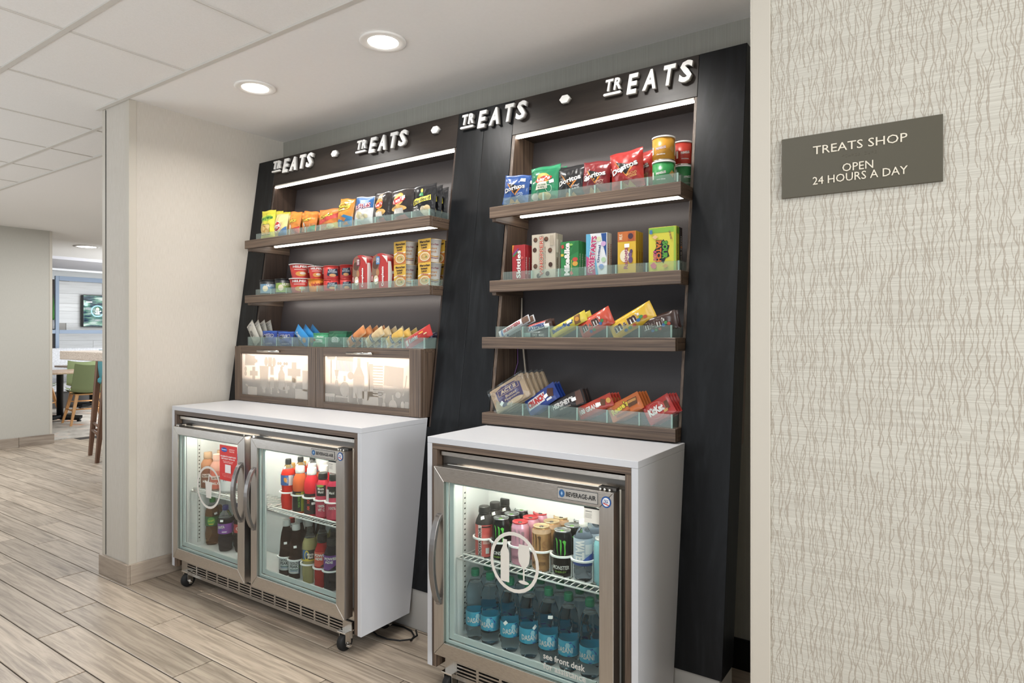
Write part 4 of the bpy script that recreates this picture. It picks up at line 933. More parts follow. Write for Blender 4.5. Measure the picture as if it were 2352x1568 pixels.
# --- middle left shelf: tubs, cups, boxed meals
zs = 1.5563; G2 = 'instant meals on the middle left shelf'
def cup(name, r0, r1, h, body, lidc, prints=(), rim=True, span=2.2, stick=None, lid_r=1.06, lid_h=.05):
    m = MB().lathe([(r0 * .96, 0), (r0, .003), (r1, h * .95)], mat(body, .4), 28); root = m.build(name)
    MB().lathe([(r1 * 1.0, h * .94), (r1 * lid_r, h * .945), (r1 * lid_r, h * (.945 + lid_h)), (r1 * .98, h * (.95 + lid_h))], mat(lidc, .35), 28).build('lid', root)
    def cyl(x, z, o):
        rr = r0 + (r1 - r0) * z / h + o; a = x / ((r0 + r1) / 2); return (rr * math.sin(a), -rr * math.cos(a), z)
    if prints:
        k = MB(); lay(k, (r0 + r1) / 2 * span, h, prints, cyl, step=.006); k.build('printed_label', root)
    return root
def stack_cup(K, l, r, tops, bots, y, mk, descs, G, cat='food tub'):
    x0 = at(K(l, 0), y)[0]; x1 = at(K(r, 0), y)[0]; R = (x1 - x0) / 2 / 1.0; x = (x0 + x1) / 2
    R *= math.cos(math.atan2(-x, y)) * 1.12
    z = zs
    for i, d in enumerate(descs):
        h = tops[i] - z; o = mk[i](R, h); finish(o, d, cat, G, (x, y, z + .0003), (0, 0, face_cam(x, y) + random.uniform(-.1, .1))); z = tops[i] + .0004
def zt_(K, px, py, y): return at(K(px, py), y)[1]
y = 2.318
jar = lambda lab: (lambda R, h: cup('snack_jar', R, R, h, '#26282c', '#111214', [('r', 0, .5, .42, .98, .6, lab), ('e', 0, .35, .42, .3, .4, '#e4d9b8'), ('t', 'NUTS', .62, .62, .4, .16, Wt)], lid_r=1.03, lid_h=.05))
for (l, r, top, lab, d) in ((255, 410, 1062, '#6c9ab8', 'black lidded jar with blue label at the left end of the middle left shelf'), (408, 560, 1050, '#8cae4e', 'black lidded jar with green label, right of the blue one')):
    stack_cup(K1, l, r, [zt_(K1, (l + r) / 2, top, y)], None, y, [jar(lab)], [d], G2, 'jar')
helper = lambda R, h: cup('pasta_cup', R * .78, R, h, '#d5342c', '#ecebe8', [('t', 'HELPER', .40, .80, .62, .16, Wt, 0, .4, .05), ('r', 0, .40, .60, .5, .05, '#f0c8bb'), ('e', 0, .44, .30, .5, .34, '#e39a3e'), ('e', 0, .52, .34, .26, .18, '#efe2d2'), ('r', 0, .86, .62, .2, .46, '#efe9e4')])
orange = lambda R, h: cup('pasta_cup', R * .84, R, h, '#ef8f2c', '#e07a22', [('t', 'Velveeta', .5, .6, .8, .3, '#c9342a', 6, .4, .04)])
boy = lambda R, h: cup('pasta_cup', R * .95, R * .97, h, '#cf3230', '#d8453c', [('p', [(-.5, -.3), (-.4, .4), (.4, .5), (.5, -.3), (0, -.5)], .45, .48, .6, .62, '#24364f'), ('t', 'Chef', .42, .68, .3, .11, '#cfd8e0'), ('t', 'BOYARDEE', .45, .54, .46, .12, '#cfd8e0'), ('e', 0, .45, .30, .34, .22, '#e3a15c'), ('r', 0, .92, .5, .14, .6, '#e7c98c')], lid_r=1.03, lid_h=.05)
yq = 2.328
zz = lambda K, l, r, *ps: [zt_(K, (l + r) / 2, p, yq) for p in ps]
stack_cup(K1, 558, 772, zz(K1, 558, 772, 1047, 906), None, yq, [helper, helper], ['red pasta cup with white rim under another at the left', 'red pasta cup with white rim on top of the leftmost stack'], G2)
stack_cup(K1, 742, 905, zz(K1, 742, 905, 1052, 926), None, yq, [orange, helper], ['orange cheese pasta cup at the foot of the second stack', 'red pasta cup on top of the orange one'], G2)
stack_cup(K1, 893, 1062, zz(K1, 893, 1062, 1060, 922), None, yq, [boy, boy], ['red lidded pasta tub below another with a dark emblem', 'red lidded pasta tub with dark emblem, upper of the nearer stack'], G2)
stack_cup(K1, 1054, 1192, zz(K1, 1054, 1192, 1046, 904), None, yq + .02, [boy, boy], ['red lidded pasta tub below, beside the oval meal sleeves', 'red lidded pasta tub, upper one beside the oval meal sleeves'], G2)
def sleeve(W_, H_, D, acc, tabt):
    """flat oval-topped meal carton"""
    n = 14; prof = [(-W_ / 2, .0), (W_ / 2, 0)] + [(W_ / 2, H_ * .78)] + [(W_ / 2 * math.cos(PI * i / n) ** 1 if i else W_ / 2, H_ * .78 + H_ * .22 * math.sin(PI * i / n)) for i in range(1, n)] + [(-W_ / 2, H_ * .78)]
    root = MB().prism(prof, 0, D, mat('#c92f2c', .4)).build('meal_carton', bevel=.001)
    k = MB(); lay(k, W_, H_, [('p', [(-.5, -.5), (-.05, -.5), (-.12, 0), (.05, .35), (-.2, .5), (-.42, .38), (-.5, .1)], .5, .5, .96, .98, '#8c6a50'), ('e', 0, .28, .25, .30, .26, '#e8d6b4'), ('e', 0, .24, .68, .36, .24, '#5c3b2a'), ('e', 0, .38, .46, .2, .2, '#b88454'), ('p', [(-.5, .5), (.5, .3), (.5, -.5), (.2, -.1)], .80, .83, .34, .24, '#efe9e2'), ('r', 0, .40, .80, .22, .22, acc), ('t', tabt, .40, .80, .03 + .12, .16, Wt, 90, .4, .02), ('t', 'Compleats', .70, .34, .56, .17, Wt, 90, .4, .04), ('r', 0, .06, .3, .11, .17, '#b52c2c'), ('t', 'HORMEL', .06, .3, .14, .06, Wt, 90)], flat); k.build('printed_front', root)
    s = MB(); lay(s, D, H_ * .76, [('p', [(-.5, -.5), (-.1, -.5), (.1, 0), (-.1, .5), (-.5, .5)], .5, .5, 1, 1, '#efe9e2'), ('r', 0, .72, .6, .3, .1, '#efe9e2')], lambda x, z, o: (W_ / 2 + o, D / 2 + x, z)); s.build('printed_side', root)
    sticker(root, lambda x, z, o: (x, -o, z), W_, H_, .30, .24, 20); return root
for (l, r, top, acc, tt, d) in ((1176, 1322, 808, '#8e2438', 'ROAST BEEF', 'red oval meal sleeve with maroon tab'), (1366, 1530, 790, '#3f86c4', 'CHICKEN', 'red oval meal sleeve with blue tab')):
    y = 2.278; x0, x1 = at(K1(l, 0), y)[0], at(K1(r, 0), y)[0]; H_ = at(K1((l + r) / 2, top), y)[1] - zs
    o = sleeve(x1 - x0, H_, .05, acc, tt); finish(o, d, 'meal box', G2, ((x0 + x1) / 2, y, zs)); behind(o, 1, .054, .012, d)
    o.children[-1]
def noodle(W_, H_):
    root = MB().lathe([(W_ * .36, 0), (W_ * .365, .004), (W_ * .5, H_ * .965), (W_ * .515, H_ * .965), (W_ * .515, H_ * .985), (W_ * .48, H_ * .985)], mat('#efece6', .4), 28, 0, W_ * .5).build('noodle_cup')
    def cyl(x, z, o):
        rr = W_ * .36 + W_ * .14 * z / H_ + o; a = x / (W_ * .43) + .75; return (rr * math.sin(a), W_ * .5 - rr * math.cos(a), z)
    k = MB(); lay(k, W_ * .9, H_, [('t', 'Maruchan', .62, .77, .62, .09, '#8c2f45', 0, .4, .02), ('t', 'Instant', .60, .60, .46, .09, '#d08a2f', 0, .4, .02), ('t', 'Lunch', .60, .46, .40, .09, '#d08a2f', 0, .4, .02), ('p', [(-.5, .1), (-.2, .4), (.2, .0), (.5, .4), (.5, 0), (.2, -.4), (-.2, 0), (-.5, -.4)], .6, .26, .8, .10, '#e0a040'), ('p', [(-.5, .1), (-.2, .4), (.2, .0), (.5, .4), (.5, 0), (.2, -.4), (-.2, 0), (-.5, -.4)], .6, .19, .8, .07, '#8c2f45')], cyl, step=.006); k.build('printed_label', root)
    w = W_ * .98; s = MB().box(-w / 2, w / 2, -.003, -.0015, 0, H_ * 1.0, mat('#edb93a', .4)).box(-w / 2, w / 2, -.003, W_, H_ * .99, H_ * .997, mat('#edb93a', .4))
    lay(s, w, H_, [('p', [(-.5, .0), (-.2, .4), (.2, .3), (.5, .5), (.5, -.5), (-.5, -.5)], .5, .24, 1, .46, '#dd7a35'), ('p', [(-.5, .1), (-.2, .5), (.2, .35), (.5, .5), (.5, .2), (.2, .1), (-.2, .2), (-.5, -.2)], .5, .44, 1, .2, '#f3e7c8'), ('t', 'Maruchan', .55, .88, .8, .10, '#3a2724', 0, .4, .04), ('t', 'Instant', .5, .75, .52, .09, '#3a2724', 0, .4, .04), ('t', 'Lunch', .5, .64, .42, .09, '#3a2724', 0, .4, .04), ('t', 'Chicken', .55, .50, .56, .08, '#c9402c', -6, .4, .03), ('e', 0, .56, .24, .80, .38, '#e9d9b8'), ('e', 0, .56, .24, .68, .30, '#d8b067'), ('o', .3, .5, .26, .4, .18, '#b98a42'), ('e', 0, .68, .22, .16, .08, '#7f8f3c')], lambda x, z, o: (x, -.003 - o, z)); s.build('carton_sleeve', root)
    return root
y = 2.282; xa = [at(K1(p, 0), y)[0] for p in (1592, 1718, 1826, 1980)]
zm = at(K1(1660, 900), y)[1]; ztp = at(K1(1660, 672), y)[1]
cols = [(at(K1(1592, 0), y)[0], at(K1(1838, 0), y)[0]), (at(K1(1828, 0), y)[0], at(K1(2096, 0), y)[0])]
wv_ = at(K1(1712, 0), y)[0] - xa[0]; wv_ = .091
H1 = (ztp - zs) / 2
nd0 = None
for ci, (c0, c1) in enumerate(cols):
    for lev in (0, 1):
        x = (at(K1((1652, 1898)[ci], 0), y)[0])
        o = nd0 if nd0 and False else noodle(wv_, H1 * .995)
        finish(o, ('yellow sleeved noodle cup, lower one beside the blue meal sleeve', 'yellow sleeved noodle cup, upper one beside the blue meal sleeve', 'yellow sleeved noodle cup at the shelf end, lower one', 'yellow sleeved noodle cup at the shelf end, upper one')[ci * 2 + lev], 'noodle cup', 'sleeved noodle cups', (x, y, zs + H1 * lev + .0003 * lev), (0, 0, -.12))
        behind(o, 1, .10, .0, o['label'])

# --- glass tray over the flip doors: cookies and crackers
zs = 1.2626; G3 = 'cookie and cracker packs in the glass tray'
def wrap(K, p0, p1, w, y, col, prints, desc, T=.022, G=G3, stick=None, cat='snack pack', name='snack_pack', n=0, dy=.022, dx=.0, dz=0, crimp='u', rough=.3, yaw=0, tw=0, lean=-.12):
    (ax, az), (bx_, bz) = at(K(*p0), y), at(K(*p1), y); L = math.hypot(bx_ - ax, bz - az); a = math.atan2(bz - az, bx_ - ax)
    o = pouch(name, L, w, T, col, prints, crimp=crimp, seed=p0[0] * .013, stick=stick, rough=rough, wr=.003, centre=True)
    finish(o, desc + (', front one' if n else ''), cat, G, ((ax + bx_) / 2, y, (az + bz) / 2), (0, -a, yaw)); o.rotation_euler = Matrix.Rotation(yaw, 3, 'Z').to_euler() if False else (lean, -a, yaw)
    behind(o, n, dy, dx, desc, dz, tw); return o
y = 2.262
wrap(K2, (315, 385), (232, 185), .078, y, '#c9c4b8', [('t', 'VOR', .5, .55, .34, .3, '#6d6a62', 90), ('r', 0, .86, .5, .16, .8, '#e3e0d8'), ('t', 'COOKIE', .86, .5, .7, .1, '#3a3835', 90)], 'silver foil cookie pack, tray left end', n=3, dy=.024, dx=.016, rough=.22, tw=.10)
def oreo(l, r, top, d, n=2):
    row_bag(K2, l, r, top, 2.266, zs, '#1f3fa0', [('r', 0, .5, .93, .96, .08, '#2f64c4'), ('t', 'OREO', .52, .66, .66, .24, Wt, 4, .4, .06), ('t', 'OREO', .52, .66, .63, .20, '#1b2f74', 4, .4, .02), ('e', 0, .28, .58, .26, .22, '#2a2430'), ('t', 'OREO', .55, .16, .44, .09, '#b9c6ea')], d, T=.03, nb=n, dy=.03, dx=.004, G=G3, cat='cookie pack', name='cookie_pack')
oreo(362, 502, 258, 'blue cookie pack with white letters beside the silver foil packs')
oreo(520, 668, 266, 'blue cookie pack left of the light blue one')
wrap(K2, (822, 385), (700, 238), .066, y, '#2f8fd6', [('r', 0, .5, .5, .98, .9, '#2490da'), ('t', 'CHIPS', .62, .62, .44, .3, Wt, 180 + 0, .4, .04), ('e', 0, .22, .5, .2, .4, '#b98a58')], 'light blue cookie pack leaning left', n=2, dy=.03, dx=.022, T=.026)
row_bag(K2, 868, 1012, 280, 2.266, zs, '#4fae7c', [('r', 0, .5, .92, .98, .12, '#2f8f5a'), ('t', 'Nutter', .6, .7, .4, .14, '#e9f4ec'), ('r', 0, .5, .42, .5, .2, '#cfe7d8'), ('t', 'GRANOLA', .5, .42, .44, .1, '#2f7a4c'), ('e', 0, .16, .5, .16, .2, '#c4543c')], 'light green granola pack in the middle of the tray', T=.03, nb=1, dy=.03, G=G3, cat='granola pack', name='granola_pack')
row_bag(K2, 1022, 1200, 262, 2.266, zs, '#1f6f4c', [('r', 0, .5, .90, .98, .12, '#175a3c'), ('r', 0, .5, .45, .38, .3, '#dfe9e0'), ('t', 'TATE', .5, .50, .3, .1, '#1f6f4c'), ('t', 'BAKE SHOP', .5, .40, .3, .05, '#1f6f4c'), ('o', .1, .5, .45, .5, .42, '#8fc4a4')], 'dark green cookie pouch in the middle of the tray', T=.034, nb=1, dy=.035, G=G3, cat='cookie pouch', name='cookie_pouch')
def crack(p0, p1, c1, c2, d, n, w=.050):
    wrap(K2, p0, p1, w, y, c1, [('e', 0, u_, .5, .2, .78, c2) for u_ in (.56, .68, .80, .90)] + [('r', 0, .28, .5, .34, .86, c2), ('r', 0, .42, .5, .12, .9, '#27406b', 0), ('t', 'Lance', .42, .5, .6, .07, Wt, 90), ('r', 0, .14, .5, .08, .5, '#f1ece2')], d, n=n, dy=.026, dx=.022, T=.03, cat='cracker pack', name='cracker_pack')
crack((1215, 398), (1385, 240), '#f0b27c', '#e0894a', 'orange cracker pack leaning in the glass tray', 3)
crack((1398, 395), (1570, 250), '#efdcb4', '#dfc18c', 'pale cracker pack between the orange and the yellow ones', 3)
crack((1600, 395), (1770, 268), '#f3d78c', '#e6b64e', 'yellow cracker pack next to the red one', 2)
wrap(K2, (1790, 405), (2050, 245), .056, y, '#d22f2b', [('t', 'Keebler', .40, .5, .36, .42, Bk, 0, .4, .06), ('t', 'Keebler', .40, .5, .35, .38, '#d9dde0', 0, .4, .02), ('r', 0, .12, .5, .12, .5, '#f3efe8'), ('r', 0, .7, .62, .14, .12, '#f0b03c'), ('r', 0, .82, .4, .1, .1, '#f0d9a0')], 'red cookie pack leaning at the right end of the tray', T=.03)
wrap(K2, (2020, 322), (2112, 300), .03, 2.36, '#2c2a52', [('r', 0, .5, .5, .2, .6, '#8f8fb4')], 'dark blue foil sweet wrapper behind the red pack', T=.02)

# --- right case, top shelf
zs = 1.8805; G4 = 'snack bags and cans on the top right shelf'; y = 2.305
def dor(col, sub, subc='#e9c9a0'):
    return [('p', [(-.5, .5), (.1, -.5), (.5, .2), (.2, .1), (.08, -.2), (-.2, .2)], .5, .50, .66, .46, '#e58a2c'), ('p', [(-.4, .45), (.08, -.42), (.42, .15)], .5, .50, .62, .42, '#14110f'), ('t', 'Doritos', .5, .52, .795, .165, Bk, 14, .4, .07), ('t', 'Doritos', .5, .52, .78, .15, Wt, 14, .4, .03), ('t', sub[0], .72, .34, .26, .06, subc, 12), ('t', sub[1], .72, .27, .24, .05, subc, 12), ('p', [(-.5, -.5), (.5, -.3), (.0, .5)], .42, .10, .3, .18, '#dba45c'), ('p', [(-.5, -.3), (.5, -.5), (.1, .5)], .62, .09, .26, .16, '#e6b56e')]
row_bag(K3, 222, 490, 415, y, zs, '#2254a4', dor('', ('COOL', 'RANCH'), '#cfe0f4'), 'blue tortilla chip bag at the left end of the top right shelf', T=.05, tilt=6, stick=(.78, .80, 10), G=G4, nb=1, dy=.05)
row_bag(K3, 484, 772, 334, y, zs, '#1f8f5c', [('r', 0, .5, .93, .97, .10, '#2aa56c'), ('e', 0, .52, .62, .44, .32, '#f0b84a'), ('e', 0, .54, .60, .56, .16, '#cf3a2c', 10), ('t', "Lay's", .54, .60, .44, .13, Wt, 10, .4, .04), ('p', [(-.5, -.5), (.5, -.4), (.45, .5), (-.4, .4)], .48, .42, .4, .2, '#efe8d2'), ('t', 'SOUR CREAM', .48, .44, .32, .04, '#2c7a4c'), ('t', '& ONION', .48, .38, .2, .04, '#2c7a4c'), ('e', 0, .22, .16, .26, .18, '#d8d2c2'), ('e', 0, .56, .15, .42, .18, '#e6cf83'), ('o', .12, .72, .33, .2, .2, '#d8efe0')], 'green chip bag with yellow sun on the top right shelf', T=.055, stick=(.80, .52, 12), G=G4, nb=1, dy=.05)
row_bag(K3, 746, 1012, 332, y, zs, '#232325', dor('', ('SWEET', 'BBQ'), '#d8d8da'), 'black tortilla chip bag', T=.055, G=G4, nb=1, dy=.05)
row_bag(K3, 968, 1262, 274, y, zs, '#8e2226', dor('', ('SPICY', 'NACHO'), '#efc9b4'), 'dark red tortilla chip bag', T=.06, tilt=4, stick=(.28, .42, 12), G=G4, nb=1, dy=.05)
row_bag(K3, 1228, 1582, 176, y - .004, zs, '#c22a26', dor('', ('NACHO', 'CHEESE'), '#efc070'), 'largest bright red tortilla chip bag beside the cans', T=.065, tilt=-5, stick=(.45, .46, 40), G=G4, nb=1, dy=.06, dx=.02)
row_bag(K3, 1560, 1662, 260, 2.37, zs, '#d2342c', [('r', 0, .4, .4, .3, .2, '#e9c070')], 'red bag end showing between the large bag and the cans', T=.05, G=G4)
def crisp_can(R, h, col, stripe, second):
    root = MB().lathe([(R, 0), (R, h * .93)], mat(col, .35), 32).build('crisp_can')
    MB().lathe([(R * 1.0, h * .93), (R * 1.05, h * .93), (R * 1.05, h * .99), (R * .99, h), (R * .9, h * .995)], WPLAST, 32).build('lid', root)
    MB().lathe([(R * 1.02, .0003), (R * 1.02, .004)], CHROME, 32).build('base_rim', root)
    def cyl(x, z, o): a = x / R; return ((R + o) * math.sin(a), -(R + o) * math.cos(a), z)
    k = MB(); lay(k, R * 2.6, h, [('t', 'PRINGLES', .40, .50, .36, .12, stripe, 8, .4, .09), ('t', 'PRINGLES', .40, .50, .35, .10, Wt, 8, .4, .03), ('t', second, .40, .24, .3, .045, Wt), ('p', [(-.5, 0), (0, .5), (.5, .2), (.2, -.5)], .80, .45, .22, .3, '#e9b35a'), ('r', 0, 1.0, .5, .16, .56, '#efe5c0'), ('r', 0, .08, .42, .08, .3, '#efe9df')], cyl, step=.006); k.build('printed_label', root)
    return root
def put_can(K, l, r, z0, z1, y, col, st, sec, d, yaw=0):
    a, b = at(K(l, 0), y)[0], at(K(r, 0), y)[0]; x = (a + b) / 2; R = (b - a) / 2 * math.cos(math.atan2(-x, y)) * 1.0
    o = crisp_can(R, z1 - z0, col, st, sec); finish(o, d, 'crisp can', G4, (x, y, z0), (0, 0, face_cam(x, y) + yaw)); return x, R
y = 2.325
zc0 = zs; zc1 = at(K3(1750, 318), y)[1]; zc2 = at(K3(1750, 72), y)[1]; hh = (zc2 - zc0) / 2
put_can(K3, 1645, 1860, zs, zs + hh, y, '#2f9a4c', '#1c6a30', 'SOUR CREAM', 'green crisp can under the orange one')
put_can(K3, 1645, 1860, zs + hh + .0004, zc2, y, '#e6a12c', '#b5312a', 'CHEESE', 'orange crisp can on top of the green one')
y2 = 2.425; h2 = hh * 1.0
put_can(K3, 1842, 2028, zs, zs + h2, y2, '#2f8a48', '#1c6a30', 'SOUR CREAM', 'green crisp can below the rear red one', .8)
put_can(K3, 1842, 2028, zs + h2 + .0004, zs + 2 * h2, y2, '#cf3a2a', '#8c1f1a', 'ORIGINAL', 'red crisp can upper one at the back right of the shelf', .5)

# --- right case, second shelf: candy boxes
zs = 1.5614; G5 = 'candy boxes on the second right shelf'; y = 2.286
def row_box(l, r, top, n, D, col, prints, side, d, stick=None, K=K3):
    x0, x1 = at(K(l, 0), y)[0], at(K(r, 0), y)[0]; H_ = at(K(l + 5, top), y)[1] - zs
    o = carton('candy_box', x1 - x0, H_, D, col, prints, side, stick=stick); finish(o, d + (', front one' if n > 1 else ''), 'candy box', G5, ((x0 + x1) / 2, y, zs), (0, 0, random.uniform(-.02, .02)))
    behind(o, n - 1, D + .0012, 0, d)
row_box(316, 434, 1088, 3, .022, '#b8262c', [('p', [(-.5, -.5), (0, .5), (-.5, .5)], .16, .88, .3, .24, '#e08a2c'), ('p', [(-.5, -.3), (.3, .5), (.5, .5), (-.3, -.5)], .3, .80, .5, .2, '#7a3f8c'), ('p', [(-.5, -.3), (.3, .5), (.5, .5), (-.3, -.5)], .28, .74, .5, .16, '#3f8c4c'), ('t', 'Skittles', .52, .44, .82, .38, '#7a1a20', 90, .4, .06), ('t', 'Skittles', .52, .44, .80, .34, Wt, 90, .4, .03), ('e', 0, .8, .62, .2, .08, '#d8524c')], [('t', 'Skittles', .5, .4, .5, .4, '#efd9d4', 90)], 'red fruit candy box at the left end')
row_box(503, 724, 990, 2, .030, '#cfc4ae', [('e', 0, u_, v_, .17, .11, '#4a2f22') for u_, v_ in ((.16, .88), (.62, .88), (.13, .65), (.78, .62), (.16, .28), (.80, .30), (.30, .06), (.68, .10))] + [('e', 0, u_ + .02, v_ + .005, .13, .085, '#6f4a35') for u_, v_ in ((.16, .88), (.62, .88), (.78, .62), (.16, .28))] + [('t', 'WHOPPERS', .43, .50, .92, .20, '#5a3a28', 90, .4, .11), ('t', 'WHOPPERS', .43, .50, .90, .18, '#e8dfc8', 90, .4, .08), ('t', 'WHOPPERS', .43, .50, .88, .15, '#c9402c', 90, .4, .02), ('t', 'the original malted milk balls', .60, .46, .5, .04, '#6f4a35', 90), ('r', 0, .86, .84, .14, .22, '#b8aa92')], [('t', 'WHOPPERS', .5, .3, .32, .4, '#7a4a34', 90), ('r', 0, .5, .72, .5, .3, '#efe6d2')], 'tall cream malted milk ball box')
row_box(775, 945, 1056, 4, .021, '#2c8f48', [('p', [(-.5, -.5), (.5, -.2), (.5, .5), (.1, .5)], .75, .78, .5, .4, '#237a3c'), ('t', 'Mike&Ike', .36, .50, .94, .34, '#1a5a2c', 90, .4, .08), ('t', 'Mike&Ike', .36, .50, .92, .31, Wt, 90, .4, .05), ('t', 'Original Fruits', .62, .30, .34, .07, '#e9d84c', 90), ('e', 0, .82, .36, .3, .14, '#e6a83c'), ('e', 0, .82, .48, .3, .12, '#d84a3c'), ('r', 0, .12, .86, .14, .1, '#d84a3c', 20), ('r', 0, .10, .62, .16, .07, '#e6c53c'), ('r', 0, .62, .10, .14, .1, '#d8685c', 30), ('e', 0, .6, .9, .2, .06, '#8fd05a')], [('t', 'Mike&Ike', .5, .45, .4, .4, '#dff0d0', 90)], 'green fruit candy box')
row_box(1016, 1214, 982, 2, .020, '#e9edf0', [('p', [(-.5, -.5), (.1, -.5), (-.1, .1), (-.3, .5), (-.5, .5)], .5, .5, .99, .99, '#5fb8e0'), ('p', [(-.5, -.5), (.3, -.5), (.2, .2), (-.5, .5)], .30, .24, .56, .46, '#d84a86'), ('p', [(0, .5), (.5, .5), (.5, -.5), (.2, 0)], .72, .70, .5, .58, '#1f4f9c'), ('e', 0, .62, .86, .24, .12, '#dce3b8'), ('e', 0, .84, .74, .24, .12, '#d6a8d8'), ('e', 0, .84, .36, .22, .12, '#b8dcb0'), ('e', 0, .74, .2, .24, .12, '#7f9fd8'), ('e', 0, .26, .16, .2, .1, '#e6a6c4'), ('t', 'SWEETARTS', .33, .50, .90, .30, Wt, 84, .4, .10), ('t', 'SWEETARTS', .33, .50, .88, .24, '#c92f6c', 84, .4, .04), ('t', 'Original', .64, .50, .42, .14, '#1f3f7c', 84, .4, .03)], [('r', 0, .3, .5, .4, .96, '#e9edf0'), ('t', 'SWEETARTS', .62, .5, .5, .4, '#c9402c', 90)], 'blue, pink and white sour candy box')
row_box(1314, 1488, 962, 3, .022, '#f0c02c', [('r', 0, .5, .88, .98, .24, '#d8702c'), ('r', 0, .74, .87, .34, .2, '#c25a28'), ('t', 'MILK', .18, .88, .14, .18, '#f6e0c0', 90, .4, .03), ('e', 0, .72, .88, .28, .14, '#4a3040'), ('e', 0, .42, .42, .55, .30, '#f6eec8'), ('t', 'Raisinets', .46, .36, .50, .22, '#a83f6c', 90, .4, .03), ('e', 0, .72, .32, .24, .16, '#6c4a78'), ('e', 0, .70, .44, .2, .12, '#7c5a88'), ('e', 0, .76, .52, .16, .1, '#5c3f6c')], [('t', 'Raisinets', .5, .36, .34, .4, '#b5681c', 90)], 'yellow chocolate raisin box', stick=(.52, .66, 0))
row_box(1608, 1872, 924, 1, .028, '#e6dc3c', [('r', 0, .5, .93, .98, .12, '#8cc43c'), ('r', 0, .95, .5, .08, .98, '#a8cc3c'), ('p', [(math.cos(a * .449) * (.5 if a % 2 else .36), math.sin(a * .449) * (.5 if a % 2 else .36)) for a in range(14)], .48, .45, .62, .56, '#1c2430'), ('t', 'SOUR', .60, .48, .42, .22, Bk, -90, .4, .09), ('t', 'SOUR', .60, .48, .40, .19, '#5fb83c', -90, .4, .05), ('t', 'PATCH', .38, .46, .50, .22, Bk, -90, .4, .09), ('t', 'PATCH', .38, .46, .48, .19, '#e87a2c', -90, .4, .05), ('t', 'KIDS', .24, .36, .22, .12, '#d84a8c', -90, .4, .04), ('p', [(0, .5), (.4, 0), (.2, -.5), (-.3, -.3), (-.5, .1)], .2, .14, .26, .16, '#e8687c'), ('p', [(0, .5), (.5, 0), (0, -.5), (-.5, 0)], .62, .12, .24, .1, '#efb03c'), ('p', [(0, .5), (.5, 0), (0, -.5), (-.5, 0)], .25, .78, .22, .1, '#efc08c'), ('r', 0, .10, .90, .10, .09, '#3f7fb8'), ('t', 'SOUR THEN SWEET', .80, .80, .2, .07, '#8c2f5c', -78)], [('t', 'SOUR PATCH', .5, .4, .4, .4, '#3f7a2c', 90), ('r', 0, .5, .9, .9, .14, '#8cc43c')], 'yellow green sour candy box at the right end')
x0, x1 = at(K3(1608, 0), y)[0], at(K3(1872, 0), y)[0]; H_ = at(K3(1613, 924), y)[1] - zs
o = carton('candy_box', x1 - x0, H_ * .99, .026, '#1c1c1e', [], [('t', 'SOUR PATCH', .5, .5, .6, .4, '#d8d4c8', 90), ('r', 0, .5, .55, .6, .04, '#e0762c')]); finish(o, 'black candy box directly behind the yellow green one', 'candy box', G5, ((x0 + x1) / 2 + .002, y + .030, zs))

# --- right case, third shelf: bars and pouches
G6 = 'candy bars and pouches on the third right shelf'; y = 2.245
def bar(*a, **k): return wrap(*a, cat='candy bar', name='candy_bar', **k)
bar(K4, (185, 508), (455, 350), .032, y, '#d3d6da', [('p', [(-.5, -.5), (.5, -.3), (.5, .5), (-.3, .4)], .45, .5, .8, .86, '#e9ecef'), ('t', 'MUSKETEERS', .46, .5, .56, .44, '#c23a3c', 0, .4, .05), ('r', 0, .88, .5, .18, .8, '#7a5a48'), ('r', 0, .12, .5, .06, .8, '#3f6fb0')], 'silver white candy bar leaning at the left end of the third right shelf', G=G6, n=1, dy=.02, dx=.012)
bar(K4, (430, 462), (660, 392), .036, y, '#4a2c20', [('p', [(-.5, -.5), (.4, -.5), (.5, .5), (-.4, .5)], .42, .48, .74, .72, '#e9ecf0'), ('p', [(-.5, -.5), (.4, -.5), (.5, .5), (-.4, .5)], .44, .80, .74, .18, '#c2322f'), ('t', 'SATISFIES', .42, .44, .64, .46, '#1f3f8c', 0, .4, .05)], 'brown candy bar with white and blue lettering on the third right shelf', G=G6, stick=(.82, .3, 0), n=1, dy=.022)
bar(K4, (400, 505), (608, 507), .028, 2.232, '#3a3433', [('r', 0, .2, .5, .3, .6, '#8fb0a8'), ('t', 'SNACK', .55, .5, .2, .4, '#c9c4be'), ('t', 'MARS', .82, .5, .2, .4, '#c9c4be')], 'dark wrapped bar lying flat below the brown one', G=G6, T=.016, lean=0)
bar(K4, (648, 500), (965, 325), .044, y, '#e6cf36', [('t', 'Butterfinger', .38, .5, .62, .5, '#1f4f9c', 0, .4, .05), ('r', 0, .58, .62, .14, .26, '#f2eee0'), ('p', [(-.5, -.5), (.3, -.5), (.5, .5), (-.3, .5)], .78, .5, .18, .8, '#8c5a24'), ('e', 0, .78, .5, .1, .4, '#d8922c')], 'yellow candy bar with blue lettering', G=G6, n=1, dy=.022, dx=.012)
